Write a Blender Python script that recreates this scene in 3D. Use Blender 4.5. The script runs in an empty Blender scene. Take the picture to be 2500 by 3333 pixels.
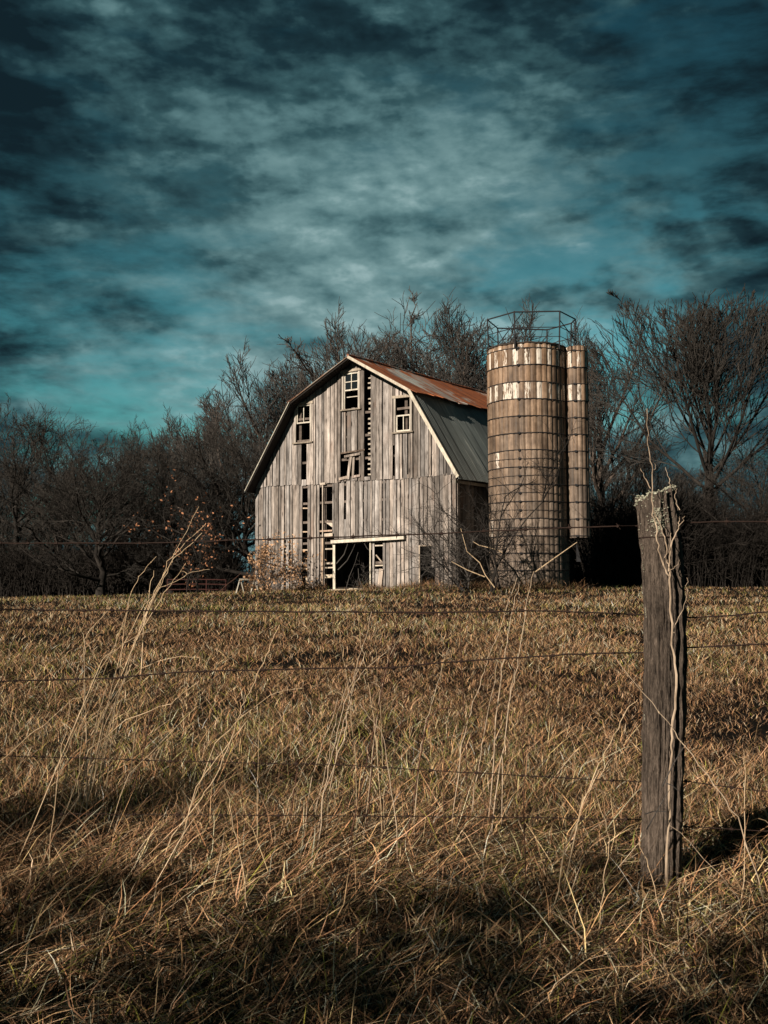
import bpy, math, random
import numpy as np
R_ = math.radians
S = bpy.context.scene
C = S.collection

# ------------------------------------------------------------------ camera
FPX = 3645.0                       # focal length in pixels of a 2500 px wide picture
PITCH = math.atan(233.5/FPX)
EYE = 1.15
cam_d = bpy.data.cameras.new('camera'); cam = bpy.data.objects.new('camera', cam_d); C.objects.link(cam)
cam_d.sensor_fit = 'HORIZONTAL'; cam_d.sensor_width = 36.0; cam_d.lens = FPX/2500*36
cam_d.clip_start = 0.05; cam_d.clip_end = 3000
cam.location = (0, 0, EYE); cam.rotation_euler = (R_(90)+PITCH, 0, 0)
S.camera = cam

# ------------------------------------------------------------------ sun and sky
SUN_AZ, SUN_EL = 43.0, 27.0        # degrees left of straight behind the camera
sd = bpy.data.lights.new('sun', 'SUN'); sd.energy = 5.0; sd.angle = R_(0.5); sd.color = (1.0, .87, .73)
so = bpy.data.objects.new('sun', sd); C.objects.link(so)
so.rotation_euler = (R_(90-SUN_EL), 0, R_(-SUN_AZ)); so.location = (-20, -20, 30)

W = bpy.data.worlds.new('World'); S.world = W; W.use_nodes = True
nt = W.node_tree; nt.nodes.clear()
class NT:
    """small helper for wiring nodes"""
    def __init__(s, t): s.t = t
    def n(s, kind, **kw):
        x = s.t.nodes.new('ShaderNode'+kind)
        for k, v in kw.items():
            if k.startswith('_'): setattr(x, k[1:], v)
        return x
    def set(s, sock, v):
        if hasattr(v, 'is_output') or isinstance(v, bpy.types.NodeSocket): s.t.links.new(v, sock)
        else: sock.default_value = v
    def math(s, op, a, b=0.0, clamp=False):
        x = s.n('Math'); x.operation = op; x.use_clamp = clamp
        s.set(x.inputs[0], a); s.set(x.inputs[1], b); return x.outputs[0]
    def noise(s, vec, scale, detail=6, rough=.55, dist=0.0, w=None):
        x = s.n('TexNoise')
        if w is not None: x.noise_dimensions = '4D'; x.inputs['W'].default_value = w
        if vec is not None: s.set(x.inputs['Vector'], vec)
        x.inputs['Scale'].default_value = scale; x.inputs['Detail'].default_value = detail
        x.inputs['Roughness'].default_value = rough; x.inputs['Distortion'].default_value = dist
        return x.outputs['Fac']
    def ramp(s, f, stops, interp='LINEAR'):
        x = s.n('ValToRGB'); x.color_ramp.interpolation = interp
        e = x.color_ramp.elements
        while len(e) < len(stops): e.new(.5)
        for i, (p, c) in enumerate(stops):
            e[i].position = p; e[i].color = (*c, 1) if len(c) == 3 else c
        s.set(x.inputs[0], f); return x.outputs['Color']
    def mix(s, f, a, b, blend='MIX'):
        x = s.n('Mix'); x.data_type = 'RGBA'; x.blend_type = blend
        s.set(x.inputs[0], f)
        for i, v in ((6, a), (7, b)):
            if isinstance(v, tuple): v = (*v, 1) if len(v) == 3 else v
            s.set(x.inputs[i], v)
        return x.outputs[2]
    def mapping(s, vec, scale=(1,1,1), loc=(0,0,0), rot=(0,0,0)):
        x = s.n('Mapping'); s.set(x.inputs[0], vec)
        x.inputs['Scale'].default_value = scale; x.inputs['Location'].default_value = loc; x.inputs['Rotation'].default_value = rot
        return x.outputs[0]
    def smooth(s, v, a, b):
        x = s.n('MapRange'); x.interpolation_type = 'SMOOTHSTEP'
        s.set(x.inputs[0], v); x.inputs[1].default_value = a; x.inputs[2].default_value = b
        return x.outputs[0]
    def bump(s, h, strength=.4, dist=.02):
        x = s.n('Bump'); s.set(x.inputs['Height'], h); x.inputs['Strength'].default_value = strength
        x.inputs['Distance'].default_value = dist; return x.outputs[0]

def direction(px, py):
    dx = (px-1250)/FPX; dy = (1666.5-py)/FPX
    return np.array((dx, math.cos(PITCH)-dy*math.sin(PITCH), math.sin(PITCH)+dy*math.cos(PITCH)))
def at(px, py, Y):
    d = direction(px, py); t = Y/d[1]
    return np.array((d[0]*t, Y, EYE+d[2]*t))

def build_sky():
    g = NT(nt)
    co = g.n('TexCoord').outputs['Generated']
    sep = g.n('SeparateXYZ'); g.set(sep.inputs[0], co)
    flat = g.mapping(co, (1, 1, 2.0))
    big = g.noise(flat, 5.0, 3, .5, 0, 5.1)
    mid = g.noise(flat, 10.5, 4, .52, .12, 7.3)
    fine = g.noise(flat, 24.0, 4, .55, .1, 3.7)
    wisp = g.noise(g.mapping(co, (1, 1, 3.6), rot=(0, .10, 0)), 9.0, 6, .6, .15, 5.5)
    # soft lobes of cloud, brighter low in front, heavy and dark towards the zenith
    def lobe(px, py, r0, r1):
        d = direction(px, py); d = d/np.linalg.norm(d)
        x = g.n('VectorMath'); x.operation = 'DOT_PRODUCT'
        nrm = g.n('VectorMath'); nrm.operation = 'NORMALIZE'; g.set(nrm.inputs[0], co)
        g.set(x.inputs[0], nrm.outputs[0]); x.inputs[1].default_value = tuple(d)
        jit = g.math('MULTIPLY', g.math('SUBTRACT', big, .5), .035)
        jit = g.math('ADD', jit, g.math('MULTIPLY', g.math('SUBTRACT', mid, .5), .030))
        v = g.math('ADD', x.outputs['Value'], jit)
        return g.smooth(v, math.cos(R_(r1)), math.cos(R_(r0)))
    body = g.math('ADD', g.math('MULTIPLY', g.smooth(big, .30, .68), .20), g.math('ADD', g.math('MULTIPLY', g.smooth(mid, .36, .64), .38), g.math('MULTIPLY', g.smooth(fine, .34, .66), .36)))
    up1 = g.noise(g.mapping(flat, loc=(.006, 0, .026)), 10.5, 4, .52, .12, 7.3); up2 = g.noise(g.mapping(flat, loc=(.003, 0, .011)), 24.0, 4, .55, .1, 3.7)
    relief = g.math('ADD', g.math('MULTIPLY', g.math('SUBTRACT', mid, up1), 1.25), g.math('MULTIPLY', g.math('SUBTRACT', fine, up2), .75))
    body = g.math('ADD', body, relief)
    glow = lobe(1250, 780, 5, 23)
    darkL = lobe(60, 20, 5, 17); darkR = lobe(2350, 60, 4, 13); darkM = lobe(1250, -250, 3, 12); darkl = lobe(-60, 600, 1, 8); darkr = lobe(2600, 900, 1, 8)
    lum = g.math('ADD', g.math('MULTIPLY', glow, .52), g.math('MULTIPLY', g.math('SUBTRACT', body, .40), .52))
    for d_, k_ in ((darkL, .26), (darkR, .30), (darkM, .36), (darkl, .14), (darkr, .06)):
        lum = g.math('SUBTRACT', lum, g.math('MULTIPLY', d_, k_))
    lum = g.math('ADD', lum, g.math('MULTIPLY', g.math('MULTIPLY', lobe(1900, 1020, 0, 4), g.smooth(wisp, .42, .6)), .34))
    low = g.smooth(sep.outputs['Z'], .26, .08)
    lum = g.math('ADD', g.math('ADD', lum, .17), g.math('MULTIPLY', low, .13), True)
    cloud = g.ramp(lum, [(0, (.0045, .012, .017)), (.20, (.009, .026, .034)), (.42, (.028, .070, .080)), (.62, (.074, .148, .158)), (.82, (.130, .225, .232)), (1, (.24, .35, .355))])
    sky = g.n('TexSky'); sky.sky_type = 'NISHITA'; sky.sun_disc = False
    sky.sun_elevation = R_(SUN_EL); sky.sun_rotation = R_(180+SUN_AZ)
    clear = g.mix(1.0, sky.outputs[0], (.34, .98, .82), 'MULTIPLY')
    clear = g.mix(1.0, clear, g.ramp(sep.outputs['Z'], [(0, (1.3,1.3,1.25)), (.20, (1.0,1.0,1.0)), (.34, (.62,.52,.50)), (.5, (.20,.28,.32)), (1, (.12,.18,.25))]), 'MULTIPLY')
    b1 = g.n('Background'); g.set(b1.inputs[0], clear); b1.inputs[1].default_value = .06
    b2 = g.n('Background'); g.set(b2.inputs[0], cloud); b2.inputs[1].default_value = 1.0
    # cover: mostly overcast with thin breaks low down and at the upper right
    cov = g.math('ADD', g.math('MULTIPLY', wisp, .55), g.math('MULTIPLY', big, .45))
    gaps = g.math('ADD', g.math('MULTIPLY', lobe(1850, 930, 1, 8), .15), g.math('MULTIPLY', lobe(250, 1000, 2, 12), .10))
    gaps = g.math('ADD', gaps, g.math('MULTIPLY', lobe(2250, 250, 2, 9), .10))
    cover = g.math('ADD', .18, g.math('MULTIPLY', .82, g.smooth(g.math('SUBTRACT', cov, gaps), .30, .50)))
    mx = g.n('MixShader'); g.set(mx.inputs[0], cover)
    nt.links.new(b1.outputs[0], mx.inputs[1]); nt.links.new(b2.outputs[0], mx.inputs[2])
    out = g.n('OutputWorld'); nt.links.new(mx.outputs[0], out.inputs[0])
build_sky()
S.view_settings.view_transform = 'Standard'; S.view_settings.look = 'None'
S.view_settings.exposure = 0.42; S.view_settings.gamma = 1.0

# ------------------------------------------------------------------ mesh helpers
rng = np.random.default_rng(7)
rnd = random.Random(11)

class MB:
    """collects faces with a tint and links them as one mesh object"""
    def __init__(s): s.v = []; s.f = []; s.c = []; s.n = 0
    def add(s, vs, fs, col=(1, 1, 1)):
        s.v.extend([tuple(map(float, p)) for p in vs]); b = s.n; s.n += len(vs)
        for f in fs: s.f.append(tuple(i+b for i in f)); s.c.append(col)
    def box(s, x0, x1, y0, y1, z0, z1, col=(1, 1, 1)):
        s.add([(x0,y0,z0),(x1,y0,z0),(x1,y1,z0),(x0,y1,z0),(x0,y0,z1),(x1,y0,z1),(x1,y1,z1),(x0,y1,z1)],
              [(0,3,2,1),(4,5,6,7),(0,1,5,4),(1,2,6,5),(2,3,7,6),(3,0,4,7)], col)
    def prism(s, poly, y0, y1, col=(1, 1, 1)):
        """poly: (x, z) points, counter-clockwise seen from -y; extruded along y"""
        n = len(poly)
        vs = [(x, y0, z) for x, z in poly]+[(x, y1, z) for x, z in poly]
        fs = [tuple(range(n)), tuple(range(2*n-1, n-1, -1))]+[(i, i+n, (i+1) % n+n, (i+1) % n) for i in range(n)]
        s.add(vs, fs, col)
    def bar(s, a, b, w, t, col=(1, 1, 1), up=(0, 1, 0)):
        """rectangular board from a to b: width w across, thickness t along 'up'"""
        a = np.array(a, float); b = np.array(b, float); d = b-a; d /= np.linalg.norm(d)
        u = np.array(up, float); u -= d*u.dot(d); u /= np.linalg.norm(u); r = np.cross(d, u)
        vs = [p+r*sx*w/2+u*sy*t/2 for p in (a, b) for sx, sy in ((-1,-1),(1,-1),(1,1),(-1,1))]
        s.add(vs, [(0,1,2,3),(7,6,5,4),(0,4,5,1),(1,5,6,2),(2,6,7,3),(3,7,4,0)], col)
    def tube(s, pts, rad, sides=6, col=(1, 1, 1), closed=False):
        pts = [np.array(p, float) for p in pts]; n = len(pts)
        if not hasattr(rad, '__len__'): rad = [rad]*n
        vs = []; ref = None
        for i, p in enumerate(pts):
            d = (pts[(i+1) % n]-pts[i-1]) if closed else pts[min(i+1, n-1)]-pts[max(i-1, 0)]
            d = d/(np.linalg.norm(d)+1e-9)
            if ref is None: ref = np.array((0, 0, 1.0)) if abs(d[2]) < .9 else np.array((1.0, 0, 0))
            u = ref-d*ref.dot(d); u /= np.linalg.norm(u)+1e-9; ref = u; w = np.cross(d, u)
            for k in range(sides):
                a = 2*math.pi*k/sides; vs.append(p+(u*math.cos(a)+w*math.sin(a))*rad[i])
        fs = []
        for i in range(n if closed else n-1):
            j = (i+1) % n
            for k in range(sides):
                k2 = (k+1) % sides; fs.append((i*sides+k, i*sides+k2, j*sides+k2, j*sides+k))
        if not closed: fs += [tuple(range(sides-1, -1, -1)), tuple((n-1)*sides+k for k in range(sides))]
        s.add(vs, fs, col)
    def mesh(s, name, mat, smooth=False):
        me = bpy.data.meshes.new(name); me.from_pydata(s.v, [], s.f)
        a = me.attributes.new('tint', 'FLOAT_COLOR', 'CORNER')
        cnt = np.array([len(f) for f in s.f]); cc = np.repeat(np.array(s.c, float), cnt, axis=0)
        cc = np.hstack([cc, np.ones((len(cc), 1))]).astype(np.float32)
        a.data.foreach_set('color', cc.ravel()); me.materials.append(mat)
        if smooth: me.polygons.foreach_set('use_smooth', [True]*len(me.polygons))
        return me
    def build(s, name, mat, parent=None, smooth=False):
        o = bpy.data.objects.new(name, s.mesh(name, mat, smooth)); C.objects.link(o); o.parent = parent
        return o

def tag(o, label=None, cat=None, group=None, kind=None):
    if label: o['label'] = label
    if cat: o['category'] = cat
    if group: o['group'] = group
    if kind: o['kind'] = kind
    return o
def empty(name, loc, rz=0):
    o = bpy.data.objects.new(name, None); C.objects.link(o); o.location = loc; o.rotation_euler = (0, 0, rz)
    o.empty_display_size = .2; return o
def copy_tree(o, parent=None):
    c = o.copy(); C.objects.link(c); c.parent = parent
    for ch in [x for x in o.children]: copy_tree(ch, c)
    return c

def np_mesh(name, verts, faces_flat, loop_tot, cols, mat):
    """big meshes straight from arrays; cols is one colour per vertex"""
    me = bpy.data.meshes.new(name)
    me.vertices.add(len(verts)); me.vertices.foreach_set('co', verts.astype(np.float32).ravel())
    me.loops.add(len(faces_flat)); me.loops.foreach_set('vertex_index', faces_flat.astype(np.int32))
    me.polygons.add(len(loop_tot))
    st = np.concatenate([[0], np.cumsum(loop_tot)[:-1]]).astype(np.int32)
    me.polygons.foreach_set('loop_start', st)
    me.update(calc_edges=True)
    if cols is not None:
        a = me.attributes.new('tint', 'FLOAT_COLOR', 'POINT')
        a.data.foreach_set('color', np.hstack([cols, np.ones((len(cols), 1))]).astype(np.float32).ravel())
    me.materials.append(mat); me.validate()
    return me

# ------------------------------------------------------------------ materials
def material(name, rough=.85, spec=.2):
    m = bpy.data.materials.new(name); m.use_nodes = True
    g = NT(m.node_tree); p = m.node_tree.nodes['Principled BSDF']
    p.inputs['Roughness'].default_value = rough; p.inputs['Specular IOR Level'].default_value = spec
    return m, g, p
def tint_of(g):
    a = g.n('Attribute'); a.attribute_name = 'tint'; return a.outputs['Color']
def obj_co(g): return g.n('TexCoord').outputs['Object']

def wood_mat(name, dark, light, along=(16, 16, .9), knots=True, k=1.0):
    m, g, p = material(name, .9, .15)
    co = obj_co(g); t = tint_of(g)
    # slide the grain from board to board
    sh = g.n('VectorMath'); sh.operation = 'MULTIPLY_ADD'; g.set(sh.inputs[0], t); sh.inputs[1].default_value = (13, 31, 47); g.set(sh.inputs[2], co)
    v = g.mapping(sh.outputs[0], along)
    n1 = g.noise(v, 1.0, 7, .65, .6); n2 = g.noise(v, 3.1, 6, .7, .2); blot = g.noise(sh.outputs[0], 1.3, 4, .6)
    f = g.math('ADD', g.math('MULTIPLY', n1, .55), g.math('ADD', g.math('MULTIPLY', n2, .27), g.math('MULTIPLY', blot, .30)))
    col = g.ramp(f, [(.42, dark), (.56, tuple(a*.6+b*.4 for a, b in zip(dark, light))), (.71, light)])
    col = g.mix(1.0, col, t, 'MULTIPLY')
    if knots:
        vo = g.n('TexVoronoi'); g.set(vo.inputs['Vector'], g.mapping(sh.outputs[0], (5.5, 5.5, 1.5))); vo.inputs['Scale'].default_value = .75
        kn = g.smooth(vo.outputs['Distance'], .17, .07)
        col = g.mix(g.math('MULTIPLY', kn, .75), col, (dark[0]*.35, dark[1]*.3, dark[2]*.28))
        stain = g.smooth(g.noise(sh.outputs[0], .55, 3, .5, 0, 4.0), .58, .70)
        col = g.mix(g.math('MULTIPLY', stain, .35), col, (.30, .20, .15))
    g.set(p.inputs['Base Color'], col); g.set(p.inputs['Normal'], g.bump(f, .7*k, .02))
    return m
M_BOARD = wood_mat('weathered_boards', (.066, .057, .051), (.55, .495, .45))
M_TRIM = wood_mat('worn_trim', (.22, .195, .17), (.58, .53, .46), knots=False)
M_WHITE = wood_mat('flaking_white_paint', (.34, .31, .27), (.72, .68, .60), (5, 5, 3), False)
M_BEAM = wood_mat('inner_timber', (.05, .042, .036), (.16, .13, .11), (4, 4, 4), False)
M_POST = wood_mat('post_wood', (.016, .013, .011), (.31, .245, .195), (85, 85, 9), False, 3.0)

def plain(name, col, rough=.7, metal=0.0, var=.3, scale=6.0):
    m, g, p = material(name, rough)
    n = g.noise(obj_co(g), scale, 5, .6)
    c = g.mix(n, tuple(x*(1-var) for x in col), tuple(min(1, x*(1+var)) for x in col))
    g.set(p.inputs['Base Color'], c); p.inputs['Metallic'].default_value = metal
    return m
M_RUST = plain('rusted_wire', (.030, .018, .014), .85, .1, .5, 60)
M_IRON = plain('dark_iron', (.045, .045, .048), .6, .5, .4, 12)
M_STONE = plain('foundation_stone', (.42, .36, .27), .9, 0, .35, 4)
M_GATE = plain('red_gate_paint', (.055, .020, .016), .6, 0, .4, 8)
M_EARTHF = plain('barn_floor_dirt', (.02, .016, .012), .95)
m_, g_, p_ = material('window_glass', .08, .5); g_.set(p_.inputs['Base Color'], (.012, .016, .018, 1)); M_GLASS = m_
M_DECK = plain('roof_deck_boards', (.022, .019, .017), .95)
M_LICHEN = None
def lichen():
    m, g, p = material('lichen', .95, .1)
    n = g.noise(obj_co(g), 60, 6, .7)
    g.set(p.inputs['Base Color'], g.ramp(n, [(.3, (.16, .17, .11)), (.5, (.42, .42, .32)), (.7, (.72, .70, .58))]))
    g.set(p.inputs['Normal'], g.bump(n, 1.0, .01)); return m
M_LICHEN = lichen()

def roof_mat(name, rust_lo, rust_hi, base=(.22, .25, .245)):
    m, g, p = material(name, .55, .35)
    co = obj_co(g); t = tint_of(g)
    st = g.mapping(co, (1, .9, 1)); run = g.noise(g.mapping(co, (.35, 3.2, .35)), 1.0, 6, .6, .4)
    big = g.noise(co, .42, 5, .6, .5, 1.5); fine = g.noise(g.mapping(co, (1.2, 7, 1.2)), 1.6, 6, .7)
    gal = g.mix(fine, tuple(x*.55 for x in base), tuple(x*1.25 for x in base))
    gal = g.mix(g.smooth(g.noise(g.mapping(co, (.6, 5, .6)), 1.0, 4, .6, .2, 9), .55, .75), gal, (.42, .45, .42))
    gal = g.mix(1.0, gal, t, 'MULTIPLY')
    gal = g.mix(g.math('MULTIPLY', g.smooth(g.noise(g.mapping(co, (.25, 1.1, .25)), 1.0, 5, .6, .3, 13), .45, .62), .5), gal, (.085, .095, .095))
    rust = g.ramp(g.math('ADD', g.math('MULTIPLY', run, .6), g.math('MULTIPLY', fine, .4)),
                  [(.30, (.045, .018, .010)), (.46, (.19, .058, .022)), (.60, (.40, .13, .045)), (.78, (.62, .28, .12))])
    a = g.math('ADD', g.math('MULTIPLY', big, .65), g.math('MULTIPLY', run, .35))
    g.set(p.inputs['Base Color'], g.mix(g.smooth(a, rust_lo, rust_hi), gal, rust))
    rib = g.n('TexWave'); rib.bands_direction = 'Y'; g.set(rib.inputs['Vector'], co); rib.inputs['Scale'].default_value = 2.4; rib.inputs['Distortion'].default_value = .2
    g.set(p.inputs['Normal'], g.bump(rib.outputs['Fac'], .35, .03))
    return m
M_ROOFU = roof_mat('rusty_sheet_roof', .40, .48, (.42, .43, .40))
M_ROOFL = roof_mat('grey_sheet_roof', .63, .74)

def tile_mat():
    m, g, p = material('glazed_silo_tile', .45, .4)
    co = obj_co(g); t = tint_of(g)
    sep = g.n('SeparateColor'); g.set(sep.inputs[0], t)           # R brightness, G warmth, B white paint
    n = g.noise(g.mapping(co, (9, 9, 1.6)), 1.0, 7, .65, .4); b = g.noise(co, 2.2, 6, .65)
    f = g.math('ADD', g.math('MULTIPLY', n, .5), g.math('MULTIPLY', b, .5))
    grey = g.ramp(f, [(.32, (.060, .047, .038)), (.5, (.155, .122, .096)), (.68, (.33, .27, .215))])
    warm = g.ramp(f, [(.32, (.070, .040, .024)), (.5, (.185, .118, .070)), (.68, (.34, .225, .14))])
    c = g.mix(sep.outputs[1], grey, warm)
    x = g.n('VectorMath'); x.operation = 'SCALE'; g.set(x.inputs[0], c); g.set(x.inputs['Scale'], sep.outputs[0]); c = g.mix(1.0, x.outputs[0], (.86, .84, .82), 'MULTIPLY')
    fl = g.noise(g.mapping(co, (9, 9, 1.5)), 2.0, 6, .7, .3, 3.3)
    paint = g.smooth(g.math('ADD', g.math('SUBTRACT', sep.outputs[2], .5), g.math('MULTIPLY', g.math('SUBTRACT', fl, .52), 3.6)), -.02, .16)
    paint = g.math('MULTIPLY', paint, g.smooth(sep.outputs[2], .05, .2))
    c = g.mix(paint, c, g.ramp(fl, [(.35, (.30, .25, .20)), (.5, (.62, .56, .48)), (.65, (.74, .68, .59))]))
    lich = g.smooth(g.noise(co, 9, 5, .7, 0, 8), .68, .76)
    c = g.mix(g.math('MULTIPLY', lich, .5), c, (.40, .37, .32))
    g.set(p.inputs['Base Color'], c); g.set(p.inputs['Normal'], g.bump(f, .5, .02))
    g.set(p.inputs['Roughness'], g.math('ADD', .42, g.math('MULTIPLY', f, .4)))
    return m
M_TILE = tile_mat()
M_MORTAR = plain('silo_mortar', (.045, .036, .030), .95, 0, .3, 10)

def bark_mat(name, dark, light, scale=3.0):
    m, g, p = material(name, .95, .1)
    n = g.noise(g.mapping(obj_co(g), (1, 1, .35)), scale, 5, .65)
    g.set(p.inputs['Base Color'], g.ramp(n, [(.3, dark), (.7, light)]))
    return m
M_BARK = bark_mat('grey_brown_bark', (.035, .028, .024), (.15, .12, .098))
M_TWIG = bark_mat('twig_bark', (.024, .022, .021), (.120, .110, .100), 2.2)
M_BARK_D = bark_mat('dark_bark', (.012, .011, .010), (.046, .040, .035))
M_TWIG_D = bark_mat('dark_twig_bark', (.012, .012, .011), (.078, .070, .062), 2.4)
M_VINE = bark_mat('sapling_bark', (.15, .105, .07), (.62, .49, .36), 22)
M_PALE = bark_mat('pale_stem', (.28, .21, .145), (.58, .46, .33), 30)
M_STRAW = bark_mat('straw_stalk', (.38, .27, .16), (.70, .54, .36), 25)
M_BRIAR = bark_mat('briar_cane', (.055, .030, .022), (.14, .075, .052), 20)

def blade_mat(name, k=1.0):
    m = bpy.data.materials.new(name); m.use_nodes = True
    g = NT(m.node_tree); m.node_tree.nodes.remove(m.node_tree.nodes['Principled BSDF'])
    t = tint_of(g); out = [x for x in m.node_tree.nodes if x.bl_idname == 'ShaderNodeOutputMaterial'][0]
    d = g.n('BsdfDiffuse'); g.set(d.inputs[0], t); tr = g.n('BsdfTranslucent'); g.set(tr.inputs[0], t)
    mx = g.n('MixShader'); mx.inputs[0].default_value = .08
    m.node_tree.links.new(d.outputs[0], mx.inputs[1]); m.node_tree.links.new(tr.outputs[0], mx.inputs[2])
    m.node_tree.links.new(mx.outputs[0], out.inputs[0]); return m
M_BLADE = blade_mat('dry_grass_blades'); M_LEAF = blade_mat('dead_leaves')

def ground_mat():
    m, g, p = material('meadow_soil', .98, .05)
    co = obj_co(g)
    a = g.noise(co, .35, 6, .6); b = g.noise(co, 14, 6, .7); c = g.noise(co, 1.6, 5, .65, 0, 4)
    f = g.math('ADD', g.math('MULTIPLY', a, .3), g.math('ADD', g.math('MULTIPLY', b, .4), g.math('MULTIPLY', c, .3)))
    col = g.ramp(f, [(.38, (.005, .005, .005)), (.52, (.010, .009, .007)), (.66, (.030, .022, .014))])
    g.set(p.inputs['Base Color'], col); g.set(p.inputs['Normal'], g.bump(b, 1.0, .06)); return m
M_GROUND = ground_mat()

# ------------------------------------------------------------------ ground
def gz(x, y):
    x = np.asarray(x, float); y = np.asarray(y, float)
    far = .93+.027*np.minimum(x-2.0, 0)
    far = np.maximum(far, .15)
    s = np.clip((y-4.2)/42.0, 0, 1); s = s*(1-.12*np.sin(s*math.pi))
    z = far*s+.010*np.sin(x*2.1+y*.9)+.012*np.sin(y*1.7-x*1.1)
    # slight roadside dip on the left in front of the fence
    return z-.02*np.clip((y-62)/40, 0, 4)
def build_ground():
    xs = np.concatenate([-np.geomspace(12, 900, 34)[::-1], np.linspace(-11.5, 11.5, 94), np.geomspace(12, 900, 34)])
    ys = np.concatenate([-np.geomspace(2, 500, 16)[::-1], np.linspace(-1, 15, 66), np.linspace(15.5, 70, 80), np.geomspace(72, 1500, 34)])
    X, Y = np.meshgrid(xs, ys); V = np.stack([X.ravel(), Y.ravel(), gz(X, Y).ravel()], 1)
    nx, ny = len(xs), len(ys); i = np.arange(nx-1); j = np.arange(ny-1); I, J = np.meshgrid(i, j); b = (J*nx+I).ravel()
    F = np.stack([b, b+1, b+nx+1, b+nx], 1)
    me = np_mesh('field', V, F.ravel(), np.full(len(F), 4), None, M_GROUND)
    me.polygons.foreach_set('use_smooth', [True]*len(me.polygons))
    o = bpy.data.objects.new('field', me); C.objects.link(o)
    tag(o, 'broad rising field of dry brown winter grass in front of the barn', 'field', kind='structure')
build_ground()

# ------------------------------------------------------------------ barn
RC = np.array((3.0, 45.7)); LC = np.array((-.1311*45.7, 1.138*45.7))
BW = float(np.linalg.norm(RC-LC)); EX = (RC-LC)/BW; EY = np.array((-EX[1], EX[0]))
BL = 12.3
def fac(px, py, off=0.0):
    """photo pixel -> (u, z) on the barn's front wall plane (off metres in front of it)"""
    d = direction(px, py); n = -EY; P = LC+n*off
    t = P.dot(n)/(d[0]*n[0]+d[1]*n[1]); q = d[:2]*t-LC
    return float(q.dot(EX)), float(d[2]*t+EYE)
barn = empty('barn', (LC[0], LC[1], 0), math.atan2(EX[1], EX[0]))
tag(barn, 'weathered grey board barn with a gambrel roof, rusty above and grey metal below', 'barn')
OV = .60                            # roof projects this far in front of the wall
RIDGE, BR_L, BR_R, EV_L, EV_R = [tuple(fac(x, y, OV)) for x, y in ((1140, 1162), (948, 1310), (1330, 1272), (797, 1600), (1490, 1555))]
RIDGE = (RIDGE[0]-.14, RIDGE[1]); BR_L = (BR_L[0]-.12, BR_L[1])
PROF = [EV_L, BR_L, RIDGE, BR_R, EV_R]
def roof_z(u):
    for (a, za), (b, zb) in zip(PROF, PROF[1:]):
        if a <= u <= b: return za+(zb-za)*(u-a)/(b-a)
    return 5.3
SEAM = 5.60
def base_z(u): return .74+.028*u

def board_tint(w=1.0, r=rnd):
    b = min(1.4, max(.38, r.gauss(.95, .27)))*w; h = r.uniform(-.04, .04)
    return (b*(1+h), b, b*(1-h))
def planks(holes, z_lo, z_hi, u0, u1, forced, yoff=0.0, drop=.0):
    mb = MB(); cuts = sorted(set([u0, u1]+[c for c in forced if u0 < c < u1])); us = []
    for a, b in zip(cuts, cuts[1:]):
        n = max(1, round((b-a)/rnd.uniform(.17, .23))); seg = [a]
        ws = [rnd.uniform(.7, 1.35) for _ in range(n)]; tot = sum(ws); x = a
        for w_ in ws: x += w_/tot*(b-a); seg.append(x)
        us += list(zip(seg, seg[1:]))
    for a, b in us:
        gap = rnd.choice((.010, .018, .026, .034, .045)) if rnd.random() < .85 else .06
        gap = min(gap, (b-a)*.3)
        m = (a+b)/2; top = z_hi(m); iv = [(z_lo(m)+rnd.uniform(-.02, .03), top)]
        for (ha, hb, hz0, hz1) in holes:
            if ha-.005 <= m <= hb+.005:
                nv = []
                for (p, q) in iv:
                    if hz1 <= p or hz0 >= q: nv.append((p, q)); continue
                    if hz0 > p+.03: nv.append((p, hz0+rnd.uniform(-.03, .03)))
                    if hz1 < q-.03: nv.append((hz1, q))
                iv = nv
        col = board_tint(); y = yoff+rnd.uniform(-.022, .022); tl = rnd.uniform(-.006, .006)
        for (p, q) in iv:
            if q >= top-.001: qa, qb = z_hi(a+.002), z_hi(b-.002)
            else: qa = qb = q
            if min(qa, qb) <= p: continue
            mb.prism([(a, p), (b-gap, p+rnd.uniform(-.01, .01)), (b-gap+tl, qb), (a+tl, qa)], y-.013, y+.013, col)
    return mb

def rect(x0, y0, x1, y1, off=0.0):
    """photo rectangle -> (u0, u1, z0, z1) on the front wall"""
    ym = (y0+y1)/2; u0 = fac(x0, ym, off)[0]; u1 = fac(x1, ym, off)[0]; xm = (x0+x1)/2
    return (u0, u1, fac(xm, y1, off)[1], fac(xm, y0, off)[1])

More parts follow.
